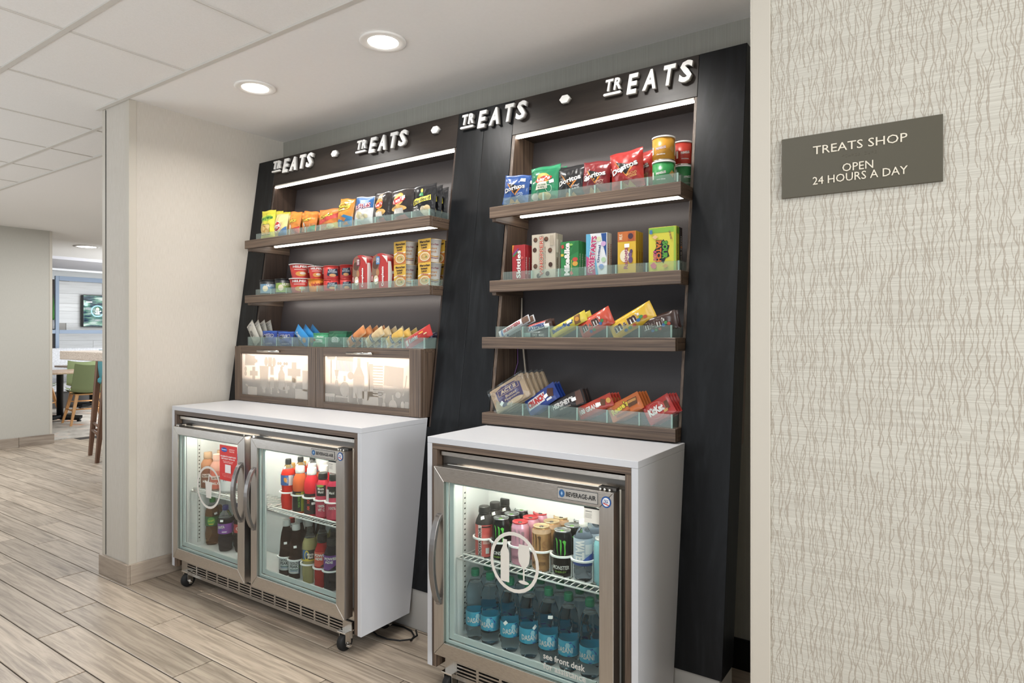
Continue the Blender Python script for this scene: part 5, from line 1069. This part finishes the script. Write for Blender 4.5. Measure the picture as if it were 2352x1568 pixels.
def candy_pouch(p0, p1, w, col, d, n=0, ac=('#2f6fb8', '#3f9a4c', '#d8502c'), **k):
    wrap(K4, p0, p1, w, y + .004, col, [('t', 'm', .20, .5, .20, .40, Wt, 0, .4, .10), ('t', 'm', .20, .5, .19, .36, '#4a2a1e', 0, .4, .05), ('t', '&', .37, .48, .09, .22, Wt, 0, .4, .08), ('t', '&', .37, .48, .08, .20, '#4a2a1e', 0, .4, .02), ('t', 'm', .54, .5, .20, .40, Wt, 0, .4, .10), ('t', 'm', .54, .5, .19, .36, '#4a2a1e', 0, .4, .05), ('t', "'s", .68, .62, .07, .2, Wt, 0, .4, .04)] + [('e', 0, .66 + .07 * i, .30 + .09 * (i % 2), .09, .17, c) for i, c in enumerate(ac)] + [('e', 0, .34 + .1 * i, .18, .08, .14, c) for i, c in enumerate(ac)], d, G=G6, n=n, T=.03, cat='candy pouch', name='candy_pouch', **k)
candy_pouch((915, 478), (1195, 318), .074, '#dc4a2f', 'orange red candy pouch leaning on the third right shelf')
candy_pouch((1195, 488), (1570, 268), .070, '#efbe24', 'bright yellow candy pouch leaning on the third right shelf')
candy_pouch((1462, 452), (1780, 355), .066, '#3f261e', 'dark brown candy pouch at the right end of the third right shelf', n=1, dy=.03, dx=.0)

# --- right case, bottom shelf
G7 = 'chocolate bars and popcorn on the bottom right shelf'; y = 2.248
film = glass_mat('plastic_film', '#fbfaf7', milk=.03)
def popcorn():
    (ax, az), (bx_, bz) = at(K4(92, 1022), y - .012), at(K4(378, 842), y - .012); L = math.hypot(bx_ - ax, bz - az); a = math.atan2(bz - az, bx_ - ax); w = .105
    root = MB().box(0, L, 0, .017, -w, 0, mat('#c4a987', .6)).build('popcorn_pack', bevel=.003)
    k = MB(); lay(k, L, w, [('p', [(-.5, .4), (-.2, .5), (.3, .45), (.5, .3), (.48, -.4), (.2, -.5), (-.4, -.45), (-.5, 0)], .52, .5, .72, .82, '#3f3170'), ('r', 0, .52, .70, .62, .24, '#c4a987'), ('r', 0, .52, .70, .59, .20, '#3f3170'), ('t', 'ACT II', .52, .70, .46, .15, '#d8c4a4', 0, .4, .05), ('t', 'Butter', .56, .47, .34, .11, '#d8c4a4'), ('t', 'Popcorn', .56, .33, .44, .11, '#d8c4a4'), ('o', .1, .12, .8, .14, .18, '#6a5a70'), ('o', .1, .90, .82, .14, .2, '#6a5a70'), ('o', .1, .08, .5, .12, .16, '#8a7a80'), ('e', 0, .6, .14, .5, .2, '#cdb896'), ('o', .1, .42, .16, .16, .16, '#6a5a70')], lambda x, z, o: (L / 2 + x, -o, z - w)); k.build('printed_front', root)
    MB().grid(lambda u, v: (-.008 + (L + .018) * u, -.004 - .003 * math.sin(u * 14) * math.sin(v * 9), -w - .005 + (w + .011) * v), 10, 8, film).build('plastic_film', root)
    sticker(root, lambda x, z, o: (x, -o - .005, z), L, w, .75, -.72, 30)
    finish(root, 'tan popcorn pack in clear film at the left of the bottom shelf, front one', 'popcorn pack', G7, (ax, y - .012, az), (-.1, -a, 0)); behind(root, 4, .020, .013, 'tan popcorn pack in clear film', .001)
popcorn()
def bar2(p0, p1, w, col, prints, d, n, **k): bar(K4, p0, p1, w, y, col, prints, d, G=G7, n=n, dy=.013, dx=.006, T=.012, **k)
bar2((440, 1172), (700, 992), .070, '#1f3f9c', [('p', [(-.5, -.5), (.4, -.5), (.5, .5), (-.4, .5)], .34, .56, .62, .52, '#e9ecf0'), ('t', 'CRUNCH', .34, .56, .56, .38, '#d22f2b', 0, .4, .08), ('p', [(-.5, -.2), (.2, -.5), (.5, .2), (-.1, .5)], .80, .55, .26, .6, '#5a3424'), ('r', 0, .72, .25, .16, .12, '#e9ecf0')], 'blue crisped chocolate bar with red lettering', 2, stick=(.66, .5, 10))
bar2((655, 1180), (945, 1045), .060, '#2e2523', [('t', "HERSHEY'S", .38, .58, .66, .34, '#e9e6e2', 0, .4, .05), ('t', 'milk chocolate', .42, .26, .34, .12, '#b8aaa0'), ('p', [(-.5, -.5), (.5, -.5), (.5, .5), (-.2, .5)], .84, .5, .22, .86, '#6f4a3c')], 'dark brown chocolate bar with silver white lettering', 2, stick=(.72, .5, 0))
bar2((898, 1218), (1200, 1078), .050, '#d5402c', [('t', '100 GRAND', .36, .5, .6, .4, Wt, 0, .4, .04), ('p', [(-.5, -.3), (.2, -.5), (.5, .2), (-.1, .5)], .74, .55, .2, .6, '#7a4a2c'), ('e', 0, .9, .5, .12, .4, '#efb54c')], 'red caramel candy bar with white lettering', 3, stick=(.62, .5, 0))
bar2((1180, 1228), (1458, 1084), .066, '#e8742c', [('t', "Reese's", .36, .60, .56, .40, '#5a3a1c', 8, .4, .10), ('t', "Reese's", .36, .60, .55, .36, '#f4dc3c', 8, .4, .04), ('p', [(-.5, -.5), (.4, -.5), (.5, .5), (-.4, .5)], .76, .58, .3, .4, '#6f4424'), ('p', [(-.5, -.5), (.4, -.5), (.5, .5), (-.4, .5)], .76, .66, .28, .14, '#d89a4c'), ('r', 0, .40, .22, .44, .14, '#a8501c')], 'orange peanut butter bar with yellow lettering', 3)
bar2((1508, 1242), (1738, 1108), .074, '#d22f28', [('o', .06, .42, .52, .66, .80, '#e8776c'), ('t', 'KitKat', .42, .54, .56, .38, Wt, 0, .4, .06), ('p', [(-.5, -.5), (.4, -.5), (.5, .5), (-.4, .5)], .82, .52, .14, .4, '#6f3f24'), ('p', [(-.5, -.5), (.4, -.5), (.5, .5), (-.4, .5)], .72, .3, .16, .14, '#d8a45c')], 'red wafer bar at the right end of the bottom shelf', 3)

# ================================================================ drinks
def bottle_mat(c, t=.85, rough=.06): return mat(c, rough, trans=t, ior=1.12)
PR = {'soda': ([(.60, 0), (.86, .008), (.95, .05), (.90, .10), (.97, .16), (1, .24), (.95, .30), (.86, .38), (.90, .46), (1, .55), (1, .66), (.92, .74), (.68, .82), (.44, .885), (.37, .91), (.37, .925)], .41, .92),
      'water': ([(.55, 0), (.82, .006), (.93, .04), (.86, .08), (.97, .13), (.97, .18), (.91, .20), (.97, .22), (.97, .46), (.91, .475), (.97, .49), (.91, .515), (.97, .535), (1, .60), (.98, .66), (.86, .74), (.64, .82), (.42, .885), (.36, .905), (.36, .925)], .43, .925),
      'wide': ([(.75, 0), (.96, .012), (1, .05), (.97, .12), (1, .16), (1, .36), (.93, .40), (1, .44), (.93, .48), (1, .54), (1, .66), (.90, .74), (.68, .82), (.54, .87), (.54, .89)], .62, .885),
      'gold': ([(.78, 0), (1, .02), (1, .10), (.97, .12), (.97, .34), (1, .36), (.90, .44), (.86, .54), (.80, .66), (.66, .78), (.50, .86), (.44, .90), (.44, .915)], .54, .91),
      'milk': ([(.8, 0), (1, .015), (1, .60), (.96, .68), (.70, .77), (.52, .81), (.52, .85)], .58, .845)}
def bottle(kind, r, h, liq, capc, lab=None, prints=(), fill=.8, t=.85, stick=None, span=3.2, name='drink_bottle', air='#e8ecec'):
    prof, cr, cz = PR[kind]; lm = bottle_mat(liq, t); am = bottle_mat(air, .95, .03)
    lo = [(a * r, b * h) for a, b in prof if b <= fill]; hi = [(a * r, b * h) for a, b in prof if b > fill]
    m = MB()
    if kind == 'water' or kind == 'soda':   # petal foot: squeeze the lowest rings between five lobes
        def foot(x, y, z):
            if z < h * .09: a = math.atan2(y, x); k = 1 - .14 * (1 - z / (h * .09)) * (.5 - .5 * math.cos(5 * a)); return (x * k, y * k, z)
            return (x, y, z)
    else: foot = None
    if hi: m.lathe(lo + [hi[0]], lm, 20, fn=foot).lathe([(a * 1.0, b + .0002) for a, b in hi], am, 20)
    else: m.lathe(lo, lm, 20, fn=foot)
    root = m.build(name)
    c = MB(); n = 24; vs = []
    for z, q in ((cz, 1), (cz + .004, 1.02), (.99, .98), (1, .90)):
        for i in range(n * 2): k = q * (1 + (.03 if i % 2 and z < .99 else 0)); a = PI * i / n; vs.append((cr * r * k * math.cos(a), cr * r * k * math.sin(a), (cz * h if z == cz else (cz * h + .002 if z == cz + .004 else z * h))))
    N = n * 2; c.add(vs, [(j * N + i, j * N + (i + 1) % N, (j + 1) * N + (i + 1) % N, (j + 1) * N + i) for j in range(3) for i in range(N)] + [tuple(3 * N + i for i in range(N))], mat(capc, .4)); c.lathe([(cr * r * .98, cz * h - .006), (cr * r * .98, cz * h - .001)], mat(capc, .4), 20); c.build('cap', root)
    if lab:
        z0, z1, lc = lab; zp = sorted(set([z0, z1] + [b for a, b in prof if z0 < b < z1]))
        def rad(z):
            z /= h
            for (a0, b0), (a1, b1) in zip(prof, prof[1:]):
                if b0 <= z <= b1 and b1 > b0: return r * (a0 + (a1 - a0) * (z - b0) / (b1 - b0))
            return r
        flat_r = max(rad(q * h) for q in zp)
        k = MB().lathe([(flat_r + .0006, z0 * h), (flat_r + .0006, z1 * h)], mat(lc, .35), 28, caps=False)
        def cyl(x, z, o): a = x / flat_r; rr = flat_r + .0008 + o; return (rr * math.sin(a), -rr * math.cos(a), z0 * h + z)
        lay(k, flat_r * span, (z1 - z0) * h, prints, cyl, step=.006); k.build('label', root)
    if stick:
        def cy2(x, z, o): a = x / r; rr = rad2(z) + .001 + o; return (rr * math.sin(a), -rr * math.cos(a), z)
        def rad2(z):
            z /= h
            for (a0, b0), (a1, b1) in zip(prof, prof[1:]):
                if b0 <= z <= b1 and b1 > b0: return r * (a0 + (a1 - a0) * (z - b0) / (b1 - b0))
            return r
        sticker(root, cy2, r * 2, h, *stick, w=.016, h=.011)
    return root
def can(r, h, body, topc, prints, name='energy_can', rough=.25, span=3.0, metal=.4):
    bm = mat(body, rough, metal)
    root = MB().lathe([(r * .78, 0), (r * .80, .003), (r * .97, .012), (r, .018), (r, h * .86), (r * .97, h * .89), (r * .84, h * .955), (r * .83, h * .965)], bm, 28).build(name)
    tm = mat('#b9bcbe', .25, .95); MB().lathe([(r * .83, h * .965), (r * .87, h * .975), (r * .87, h), (r * .80, h * .998), (r * .78, h * .975), (r * .02, h * .975)], tm if topc is None else mat(topc, .3, .5), 28).build('can_top', root)
    t = MB().lathe([(r * .30, 0), (r * .30, .002)], mat('#6fa84c' if body == Bk else '#57504a', .3, .6), 14, fn=lambda x, y, z: (x * .7, y - r * .2, z + h * .9755)); t.build('pull_tab', root)
    def cyl(x, z, o): a = x / r; return ((r + o) * math.sin(a), -(r + o) * math.cos(a), z)
    k = MB(); lay(k, r * span, h, prints, cyl, step=.006); k.build('printed_label', root)
    return root
def claw(c, u=.5, v=.66, w=.36, h=.40):
    return [('p', [(-.5, .5), (-.1, .46), (.15, .3), (.10, -.1), (.32, -.5), (-.1, -.05), (-.15, .3)], u - w * .36, v, w * .34, h, c), ('p', [(-.4, .5), (.2, .44), (.3, .1), (.1, -.5), (-.1, -.1), (-.1, .3)], u, v - .01, w * .34, h * .96, c), ('p', [(-.5, .42), (0, .5), (.5, .42), (.3, .1), (.4, -.3), (.0, -.5), (.05, -.1), (-.05, .25)], u + w * .34, v - .02, w * .36, h * .9, c)]
GC = 'drinks on the wire shelf of the single-door refrigerator'
SZ = .4915
C6 = crop(1060, 1110, 6.532)
yc = 1.962
monster = lambda: can(.0335, .158, Bk, None, claw('#4fc23c') + [('t', 'MONSTER', .5, .22, .62, .085, Wt, 0, .4, .02), ('t', 'ENERGY', .5, .13, .4, .04, '#7fae3c')])
pinkc = lambda: can(.0335, .158, '#e8a3bd', '#d8363c', claw('#8c6f7c') + [('t', 'MONSTER', .5, .22, .62, .07, '#8c5f74'), ('e', 0, .78, .5, .2, .3, '#efc0d2'), ('e', 0, .7, .2, .2, .14, '#f2cbd8')])
tanc = lambda: can(.0335, .158, '#c8945f', '#d8b98a', [('r', 0, .5, .90, 1, .10, '#e0b692')] + claw('#5c4024', .30) + [('t', 'JAVA', .62, .5, .46, .18, '#8c5c30', 90), ('t', 'MONSTER', .40, .20, .5, .07, '#6a4828'), ('r', 0, .85, .5, .16, .6, '#b8834c')])
body = lambda: bottle('wide', .034, .188, '#3c3a3a', '#2a2827', (.03, .66, '#e2605a'), [('r', 0, .42, .5, .13, 1, '#d5cbc8'), ('t', 'BODYARMOR', .42, .48, .92, .10, '#2c2626', 90, .4, .04), ('r', 0, .65, .80, .24, .2, '#d8504c'), ('r', 0, .65, .5, .24, .18, '#efb0a8'), ('r', 0, .68, .2, .12, .18, '#e9e4e0'), ('r', 0, .65, .95, .3, .04, '#2c2626')], fill=.9, t=.2, stick=(.5, .80, 15))
blueb = lambda: bottle('water', .0335, .205, '#dfe8f0', '#f0f0f0', (.28, .72, '#b9cbe0'), [('t', 'WATER', .38, .5, .9, .3, '#ffffff', -90, .4, .05), ('p', [(-.5, -.5), (.5, -.5), (.5, .5), (0, .1)], .6, .28, .6, .5, '#2b55b4'), ('r', 0, .5, .1, .9, .2, '#2b4fa8'), ('r', 0, .68, .62, .24, .36, '#e8edf4')], fill=.86, t=.95)
cyan = lambda: can(.029, .155, '#8fd4e0', '#d8dde0', [('t', 'COOL', .5, .5, .6, .14, Wt, 90)], metal=.2)
X6 = [at((p, 0), yc)[0] for p in (1112.5, 1151, 1195, 1243.5, 1292, 1340, 1384)]
desc6 = ['dark sports drink bottle with coral label in the leftmost lane', 'black energy can with green claw mark in the left lane', 'pink energy can with red top', 'tan coffee energy can with gold top', 'black energy can with green claw beside the blue bottle', 'clear bottle with blue and white label near the right edge', 'light blue slim can by the door edge']
mk6 = [body, monster, pinkc, tanc, monster, blueb, cyan]
for i, (x, mk, d) in enumerate(zip(X6, mk6, desc6)):
    o = mk(); finish(o, d + ', front one', 'drink can' if ' can ' in d else 'drink bottle', GC, (x, yc, SZ), (0, 0, face_cam(x, yc) + (.25, .25, .12, .0, .2, 0, 0)[i] * -1))
    if i != 6: behind(o, 2 if i else 2, .0695, 0, d)
def organizer(label, xs, y0, z, h, depth, group, w=.034):
    t = thing('bottle_organizer', label, 'organizer', (sum(xs) / len(xs), y0, z), 0, group); off = Vector(t.location)
    for x in xs:
        m = MB(); m.box(x - w, x + w, y0 - w * .8, y0 + depth, z - .0, z + .0016, RINGP)
        pts = [(x + (w + .003) * math.cos(a), y0 + (w + .003) * math.sin(a), z + h) for a in [-PI + PI * k / 14 for k in range(15)]]
        ys = MB(); vs = []
        for (px, py, pz) in pts:
            ux, uy = (px - x) / w, (py - y0) / w
            vs += [(px, py, pz - .003), (px + ux * .006, py + uy * .006, pz - .003), (px + ux * .006, py + uy * .006, pz + .003), (px, py, pz + .003)]
        N = len(pts); m.add(vs, [(i * 4 + k, i * 4 + (k + 1) % 4, (i + 1) * 4 + (k + 1) % 4, (i + 1) * 4 + k) for i in range(N - 1) for k in range(4)] + [(3, 2, 1, 0), ((N - 1) * 4, (N - 1) * 4 + 1, (N - 1) * 4 + 2, (N - 1) * 4 + 3)], RINGP)
        for sx in (-1, 1): m.box(x + sx * (w + .0022) - .001, x + sx * (w + .0022) + .001, y0 - .004, y0 + depth, z + .0016, z + (.02 if sx > 0 else .02), RINGP); m.box(x + sx * (w + .0022) - .001, x + sx * (w + .0022) + .001, y0 - .004, y0 + .010, z + .02, z + h, RINGP)
        m.add([(x - .02, y0 - w * .8, z + .001), (x + .02, y0 - w * .8, z + .001), (x + .026, y0 - w * 1.12, z + .013), (x - .014, y0 - w * 1.12, z + .013), (x - .02, y0 - w * .8 - .001, z + .003), (x + .02, y0 - w * .8 - .001, z + .003)], [(0, 1, 2, 3), (3, 2, 5, 4)], RINGP)
        o = m.build('lane', t); o.location = -off
organizer('white plastic lane organizer holding the cans on the wire shelf', X6[:6], yc, .4899, .075, .14, 'white plastic bottle organizers', .0345)
# water bottles below
C7 = crop(1040, 1280, 5.444)
wt = [(281, 0), (468, 1), (715, 2), (955, 3), (1200, 4), (1448, 5), (1715, 6)]
def wat(rot): 
    return bottle('water', .0365, .262, '#e4f0f6', '#14805c', (.22, .42, '#37b3d8'), [('p', [(math.cos(a * PI / 3 + .3) * .5, math.sin(a * PI / 3 + .3) * .5) for a in range(6)], .56, .48, .36, .98, '#1f4fb0'), ('p', [(math.cos(a * PI / 3) * .5, math.sin(a * PI / 3) * .5) for a in range(6)], .55, .48, .33, .9, '#3fb6e0'), ('p', [(math.cos(a * PI / 3) * .5, math.sin(a * PI / 3) * .5) for a in range(6)], .50, .72, .15, .40, '#a8dff0'), ('t', 'DASANI', .40, .42, .50, .36, Wt, 0, .4, .02), ('r', 0, .72, .3, .12, .4, '#2b9cc4')], fill=.78, t=1.0, stick=rot, name='water_bottle', air='#dfe9ee')
yb_ = 1.948; GB = 'water bottles on the floor of the single-door refrigerator'; FZ = .1788
ordn = ('leftmost', 'second from the left', 'third from the left', 'fourth from the left', 'third from the right', 'second from the right', 'rightmost')
w0 = {}
for (px, i) in wt:
    x = at(C7(px, 0), yb_)[0]; st = {2: (.1, .42, 45), 3: (.6, .44, 40), 4: (.55, .66, -5)}.get(i)
    if st not in w0: w0[st] = wat(st); o = w0[st]
    else: o = dup(w0[st])
    finish(o, f"water bottle with green cap in the front row, {ordn[i]}", 'water bottle', GB, (x, yb_, FZ), (0, 0, face_cam(x, yb_) + (.35, -.1, .45, .45, .15, .0, .0)[i] - .1))
    x2 = x + .002
    c = dup(w0[None] if None in w0 else o, f"water bottle with green cap in the second row, {ordn[i]}"); c.location = (x2, yb_ + .076, FZ)
    if i > 0: c = dup(w0[None] if None in w0 else o, f"water bottle with green cap in the third row, {ordn[i]}"); c.location = (x2, yb_ + .150, FZ)

# --- two-door refrigerator, right door, upper shelf
C4 = crop(610, 1020, 7.125); C5 = crop(610, 1180, 6.03); C3 = crop(430, 990, 4.612)
GU = 'drinks on the wire shelf of the two-door refrigerator'; GL = 'drinks on the floor of the two-door refrigerator'
def hgt(C, px, py, y, z): return at(C(px, py), y)[1] - z
ya = 1.950
xs1 = [at(C4(p, 0), ya)[0] for p in (372, 565, 755, 940, 1120)]
B1 = [lambda: bottle('soda', .034, hgt(C4, 380, 240, ya, SZ), '#ea3f32', '#26282a', (.50, .70, '#3a6cb8'), [('r', 0, .58, .5, .14, 1, '#e6e9ee'), ('e', 0, .38, .55, .14, .5, '#ef9a3c', 20), ('t', 'ZERO', .46, .5, .6, .05, Wt, 90), ('r', 0, .66, .5, .1, .9, '#cfd6e2')], fill=.80, t=.45, stick=(.1, .84, 15)),
      lambda: bottle('wide', .034, hgt(C4, 598, 362, ya, SZ), '#ef7a4a', '#f4f4f2', (.05, .48, '#1d1c1a'), [('r', 0, .62, .5, .16, .98, '#a8b02c'), ('t', 'WATER', .46, .5, .6, .1, '#6fae3c', 90), ('t', 'vitamin', .46, .9, .3, .06, '#e6dc50')], fill=.86, t=.4),
      lambda: bottle('wide', .034, hgt(C4, 780, 388, ya, SZ), '#ec3f4a', '#f4f4f2', (.05, .48, '#1f1b1b'), [('r', 0, .36, .5, .16, .98, '#2c1f1f'), ('t', 'XXX', .36, .68, .34, .12, '#e0402c', 90, .4, .04), ('t', 'AM', .36, .30, .2, .12, '#e0402c', 90, .4, .04), ('t', 'vitamin', .56, .88, .2, .05, '#e0402c')], fill=.86, t=.4, stick=(.6, .28, 5)),
      lambda: bottle('wide', .033, hgt(C4, 950, 465, ya, SZ), '#e0485c', '#25231f', (.06, .76, '#d8405c'), [('r', 0, .40, .82, .42, .34, '#25231f'), ('t', 'Minute', .40, .88, .26, .08, Wt), ('t', 'Maid', .40, .78, .22, .08, Wt), ('t', '100%', .42, .34, .28, .09, Wt, 0, .4, .04), ('t', 'VIT C', .42, .22, .28, .09, Wt, 0, .4, .04), ('r', 0, .70, .7, .16, .4, '#e9dce0'), ('e', 0, .38, .97, .3, .08, '#8fb84c')], fill=.86, t=.5),
      lambda: bottle('wide', .033, hgt(C4, 1130, 480, ya, SZ), '#c9405c', '#25231f', (.06, .76, '#d8405c'), [('r', 0, .40, .82, .42, .34, '#25231f'), ('t', 'Maid', .40, .80, .22, .08, Wt), ('t', '100%', .42, .34, .28, .09, Wt), ('r', 0, .2, .7, .16, .4, '#e9dce0')], fill=.86, t=.5)]
D1 = ['red soda bottle with blue label and black cap', 'orange vitamin drink with white cap and black label', 'red vitamin drink with white cap and black label', 'pink juice bottle with black cap and 100 percent lettering', 'pink juice bottle with black cap beside the steel door edge']
for i, (x, mk, d) in enumerate(zip(xs1, B1, D1)):
    o = mk(); finish(o, d + ', front one', 'drink bottle', GU, (x, ya, SZ), (0, 0, face_cam(x, ya))); behind(o, 2, .0705, 0, d)
    
organizer('white plastic lane organizer on the wire shelf behind the right door', xs1, ya, .4899, .088, .14, 'white plastic bottle organizers', .0335)
for k, (px, py) in enumerate(((180, 225), (265, 160), (350, 190))):
    yk_ = 2.02 + .04 * (k % 2); x = at(C4(px, 0), yk_)[0] - (.0, .02, .0)[k] * 0
milk = lambda c, l, cap: bottle('milk', .033, .20, c, cap, (.08, .56, l), [('r', 0, .45, .3, .4, .3, '#f0e6d8'), ('t', 'MILK', .45, .7, .3, .16, Wt)], fill=.9, t=0)
for k, (x, yy_) in enumerate(((xs1[0] - .078, ya + .075), (xs1[0] - .078, ya + .145), (xs1[0] - .01, 2.072 + .0))):
    if k == 2: continue
    o = milk('#eac98a', '#efe6d4', '#f0b95c'); finish(o, ('cream yellow milk bottle left of the red soda, nearer one', 'cream yellow milk bottle left of the red soda, farther one')[k], 'drink bottle', GU, (x, yy_, SZ), (0, 0, face_cam(x, yy_)))
# lower row
xs2 = [at(C5(p, 0), ya)[0] for p in (290, 424, 612, 785, 915)]
tea = lambda px, py: bottle('gold', .0345, hgt(C5, px, py, ya, FZ), '#3a1d14', '#e2e2e0', (.11, .35, '#dfe6e6'), [('t', 'GOLD', .40, .80, .34, .22, '#3a4a44', 0, .4, .03), ('t', 'PEAK', .40, .54, .34, .22, '#3a4a44', 0, .4, .03), ('r', 0, .40, .30, .34, .06, '#2f6f6c'), ('r', 0, .40, .2, .3, .04, '#2f6fa8'), ('r', 0, .68, .5, .18, 1, '#20405c'), ('e', 0, .68, .5, .14, .4, '#3f7a3c')], fill=.9, t=.55, stick=(.42, .60, 5))
B2 = [lambda: tea(332, 85), lambda: tea(455, 140), lambda: bottle('soda', .0345, hgt(C5, 645, 190, ya, FZ), '#cfc58f', '#3a3a34', (.42, .62, '#2b2f2c'), [('p', [(-.5, .5), (.5, .5), (.1, -.5), (-.5, -.5)], .30, .5, .22, .98, '#2f6fb4'), ('o', .3, .38, .52, .2, .9, '#efd23c'), ('t', 'Minute', .52, .62, .26, .24, Wt, 0, .4, .03), ('t', 'Maid', .52, .36, .2, .24, Wt, 0, .4, .03), ('r', 0, .5, .08, 1, .14, '#efd23c')], fill=.80, t=.55),
      lambda: bottle('wide', .0345, hgt(C5, 800, 290, ya, FZ), '#c92f33', '#26211f', (.42, .70, '#e2503c'), [('t', 'POWER', .42, .78, .56, .2, Wt, 0, .4, .05), ('t', 'ADE', .34, .55, .34, .18, Wt, 0, .4, .05), ('p', [(-.5, -.5), (.5, .5), (.5, -.5)], .6, .24, .4, .44, '#2a2020')], fill=.86, t=.45),
      lambda: bottle('wide', .0345, hgt(C5, 935, 340, ya, FZ), '#2a2730', '#1c1a1c', (.42, .70, '#7a3fa0'), [('t', 'POWER', .46, .78, .56, .2, Wt, 0, .4, .05), ('t', 'ADE', .38, .55, .34, .18, Wt, 0, .4, .05), ('p', [(-.5, -.5), (.5, .5), (.5, -.5)], .6, .24, .4, .44, '#1a181c')], fill=.86, t=.35)]
D2 = ['dark iced tea bottle, the left one of two tea lanes', 'dark iced tea bottle with white cap beside the lemonade', 'pale yellow lemonade bottle with blue label', 'red sports drink with black cap', 'purple labelled dark sports drink at the steel door edge']
for i, (x, mk, d) in enumerate(zip(xs2, B2, D2)):
    o = mk(); finish(o, d + ', front one', 'drink bottle', GL, (x, ya, FZ), (0, 0, face_cam(x, ya))); behind(o, 2 if i in (0, 3, 4) else 2, .0725, 0, d)
organizer('white plastic lane organizer on the floor behind the right door', xs2, ya, .1786 - .0016, .092, .14, 'white plastic bottle organizers', .0338)
o = bottle('soda', .034, .235, '#2a1512', '#c9342c', (.40, .60, '#c8302e'), [('t', 'Cola', .5, .5, .5, .4, Wt)], fill=.8, t=.4); finish(o, 'dark cola bottle with red label left of the tea lanes', 'drink bottle', GL, (xs2[0] - .085, 2.045, FZ), (0, 0, 1.0))
# --- left door
ym = 1.985
for (px, py, c, l, cap, d) in ((200, 218, '#c4835c', '#8a4f35', '#e0b48c', 'brown chocolate milk bottle at the left behind the round decal'), (300, 240, '#dd9a86', '#d86450', '#eeb6a2', 'pink milk bottle next to the brown one behind the decal')):
    x = at(C3(px + 20, 0), ym)[0]; h = hgt(C3, px + 20, py, ym, SZ)
    o = bottle('milk', .037, h, c, cap, (.05, .55, l), [('r', 0, .42, .62, .4, .2, '#f0dcd2'), ('t', 'fairlife', .42, .62, .34, .14, '#5a2f22'), ('t', 'MILK', .42, .3, .3, .14, Wt)], fill=.95, t=0)
    finish(o, d, 'drink bottle', GU, (x, ym, SZ), (0, 0, face_cam(x, ym)))
    behind(o, 1, .078, 0, d)
x = at(C3(430, 0), ym)[0]; o = bottle('milk', .037, .19, '#e8ebee', '#2f5fb0', (.06, .6, '#e4e8ec'), [('r', 0, .5, .9, 1, .12, '#2f5fb0'), ('t', 'MILK', .5, .6, .4, .2, '#8fa0b8')], fill=.95, t=0); finish(o, 'white milk bottle with blue band below the red poster', 'drink bottle', GU, (x, ym, SZ), (0, 0, face_cam(x, ym))); behind(o, 1, .078, 0, 'white milk bottle with blue band')
yl = 2.0
x = at(C3(268, 0), yl)[0]; o = bottle('soda', .037, .255, '#a9794e', '#2f8a3c', (.42, .62, '#2f6f34'), [('e', 0, .44, .5, .34, .86, '#5fae3c'), ('t', 'Ginger', .44, .56, .26, .2, '#f2e34c', 12), ('r', 0, .44, .2, .2, .1, '#efc83c')], fill=.8, t=.85, stick=(.72, .68, 10)); finish(o, 'amber soda bottle with green label low behind the left door', 'drink bottle', GL, (x, yl, FZ), (0, 0, face_cam(x, yl)))
c = dup(o, 'amber soda bottle half hidden at the left in the second row'); c.location = (x - .062, yl + .06, FZ); c.rotation_euler.z += .6
x = at(C3(405, 0), yl - .02)[0]; o = bottle('soda', .037, hgt(C3, 418, 785, yl - .02, FZ), '#4a3f48', '#2f2f7a', (.40, .62, '#8a3fb0'), [('t', 'FANTA', .30, .68, .34, .3, Wt, 8, .4, .05), ('r', 0, .45, .2, .2, .12, '#e3d4ee'), ('p', [(-.5, 0), (0, .5), (.5, 0), (0, -.5)], .30, .44, .1, .2, '#2f4fb0')], fill=.72, t=.8, stick=(.25, .69, 0)); finish(o, 'grape soda bottle with purple label and dark blue cap', 'drink bottle', GL, (x, yl - .02, FZ), (0, 0, face_cam(x, yl))); behind(o, 1, .08, .005, 'grape soda bottle with purple label')
x = x + .082; o = bottle('soda', .036, .25, '#2b1a16', '#b8302c', (.42, .60, '#c2302c'), [('t', 'Cola', .5, .5, .5, .4, Wt)], fill=.8, t=.5); finish(o, 'dark cola bottle behind the left door handle', 'drink bottle', GL, (x, yl + .02, FZ), (0, 0, face_cam(x, yl)))
# power cord on the floor behind the right caster of the long counter
tag(MB().tube([(-2.05 + .10 * math.cos(a * .55) * (1 + .02 * a), 2.06 + .07 * math.sin(a * .55), .005 + .0015 * a) for a in range(14)], .004, BLACK, 6).build('power_cord'), 'black power cord coiled on the floor beside the right caster', 'cord')
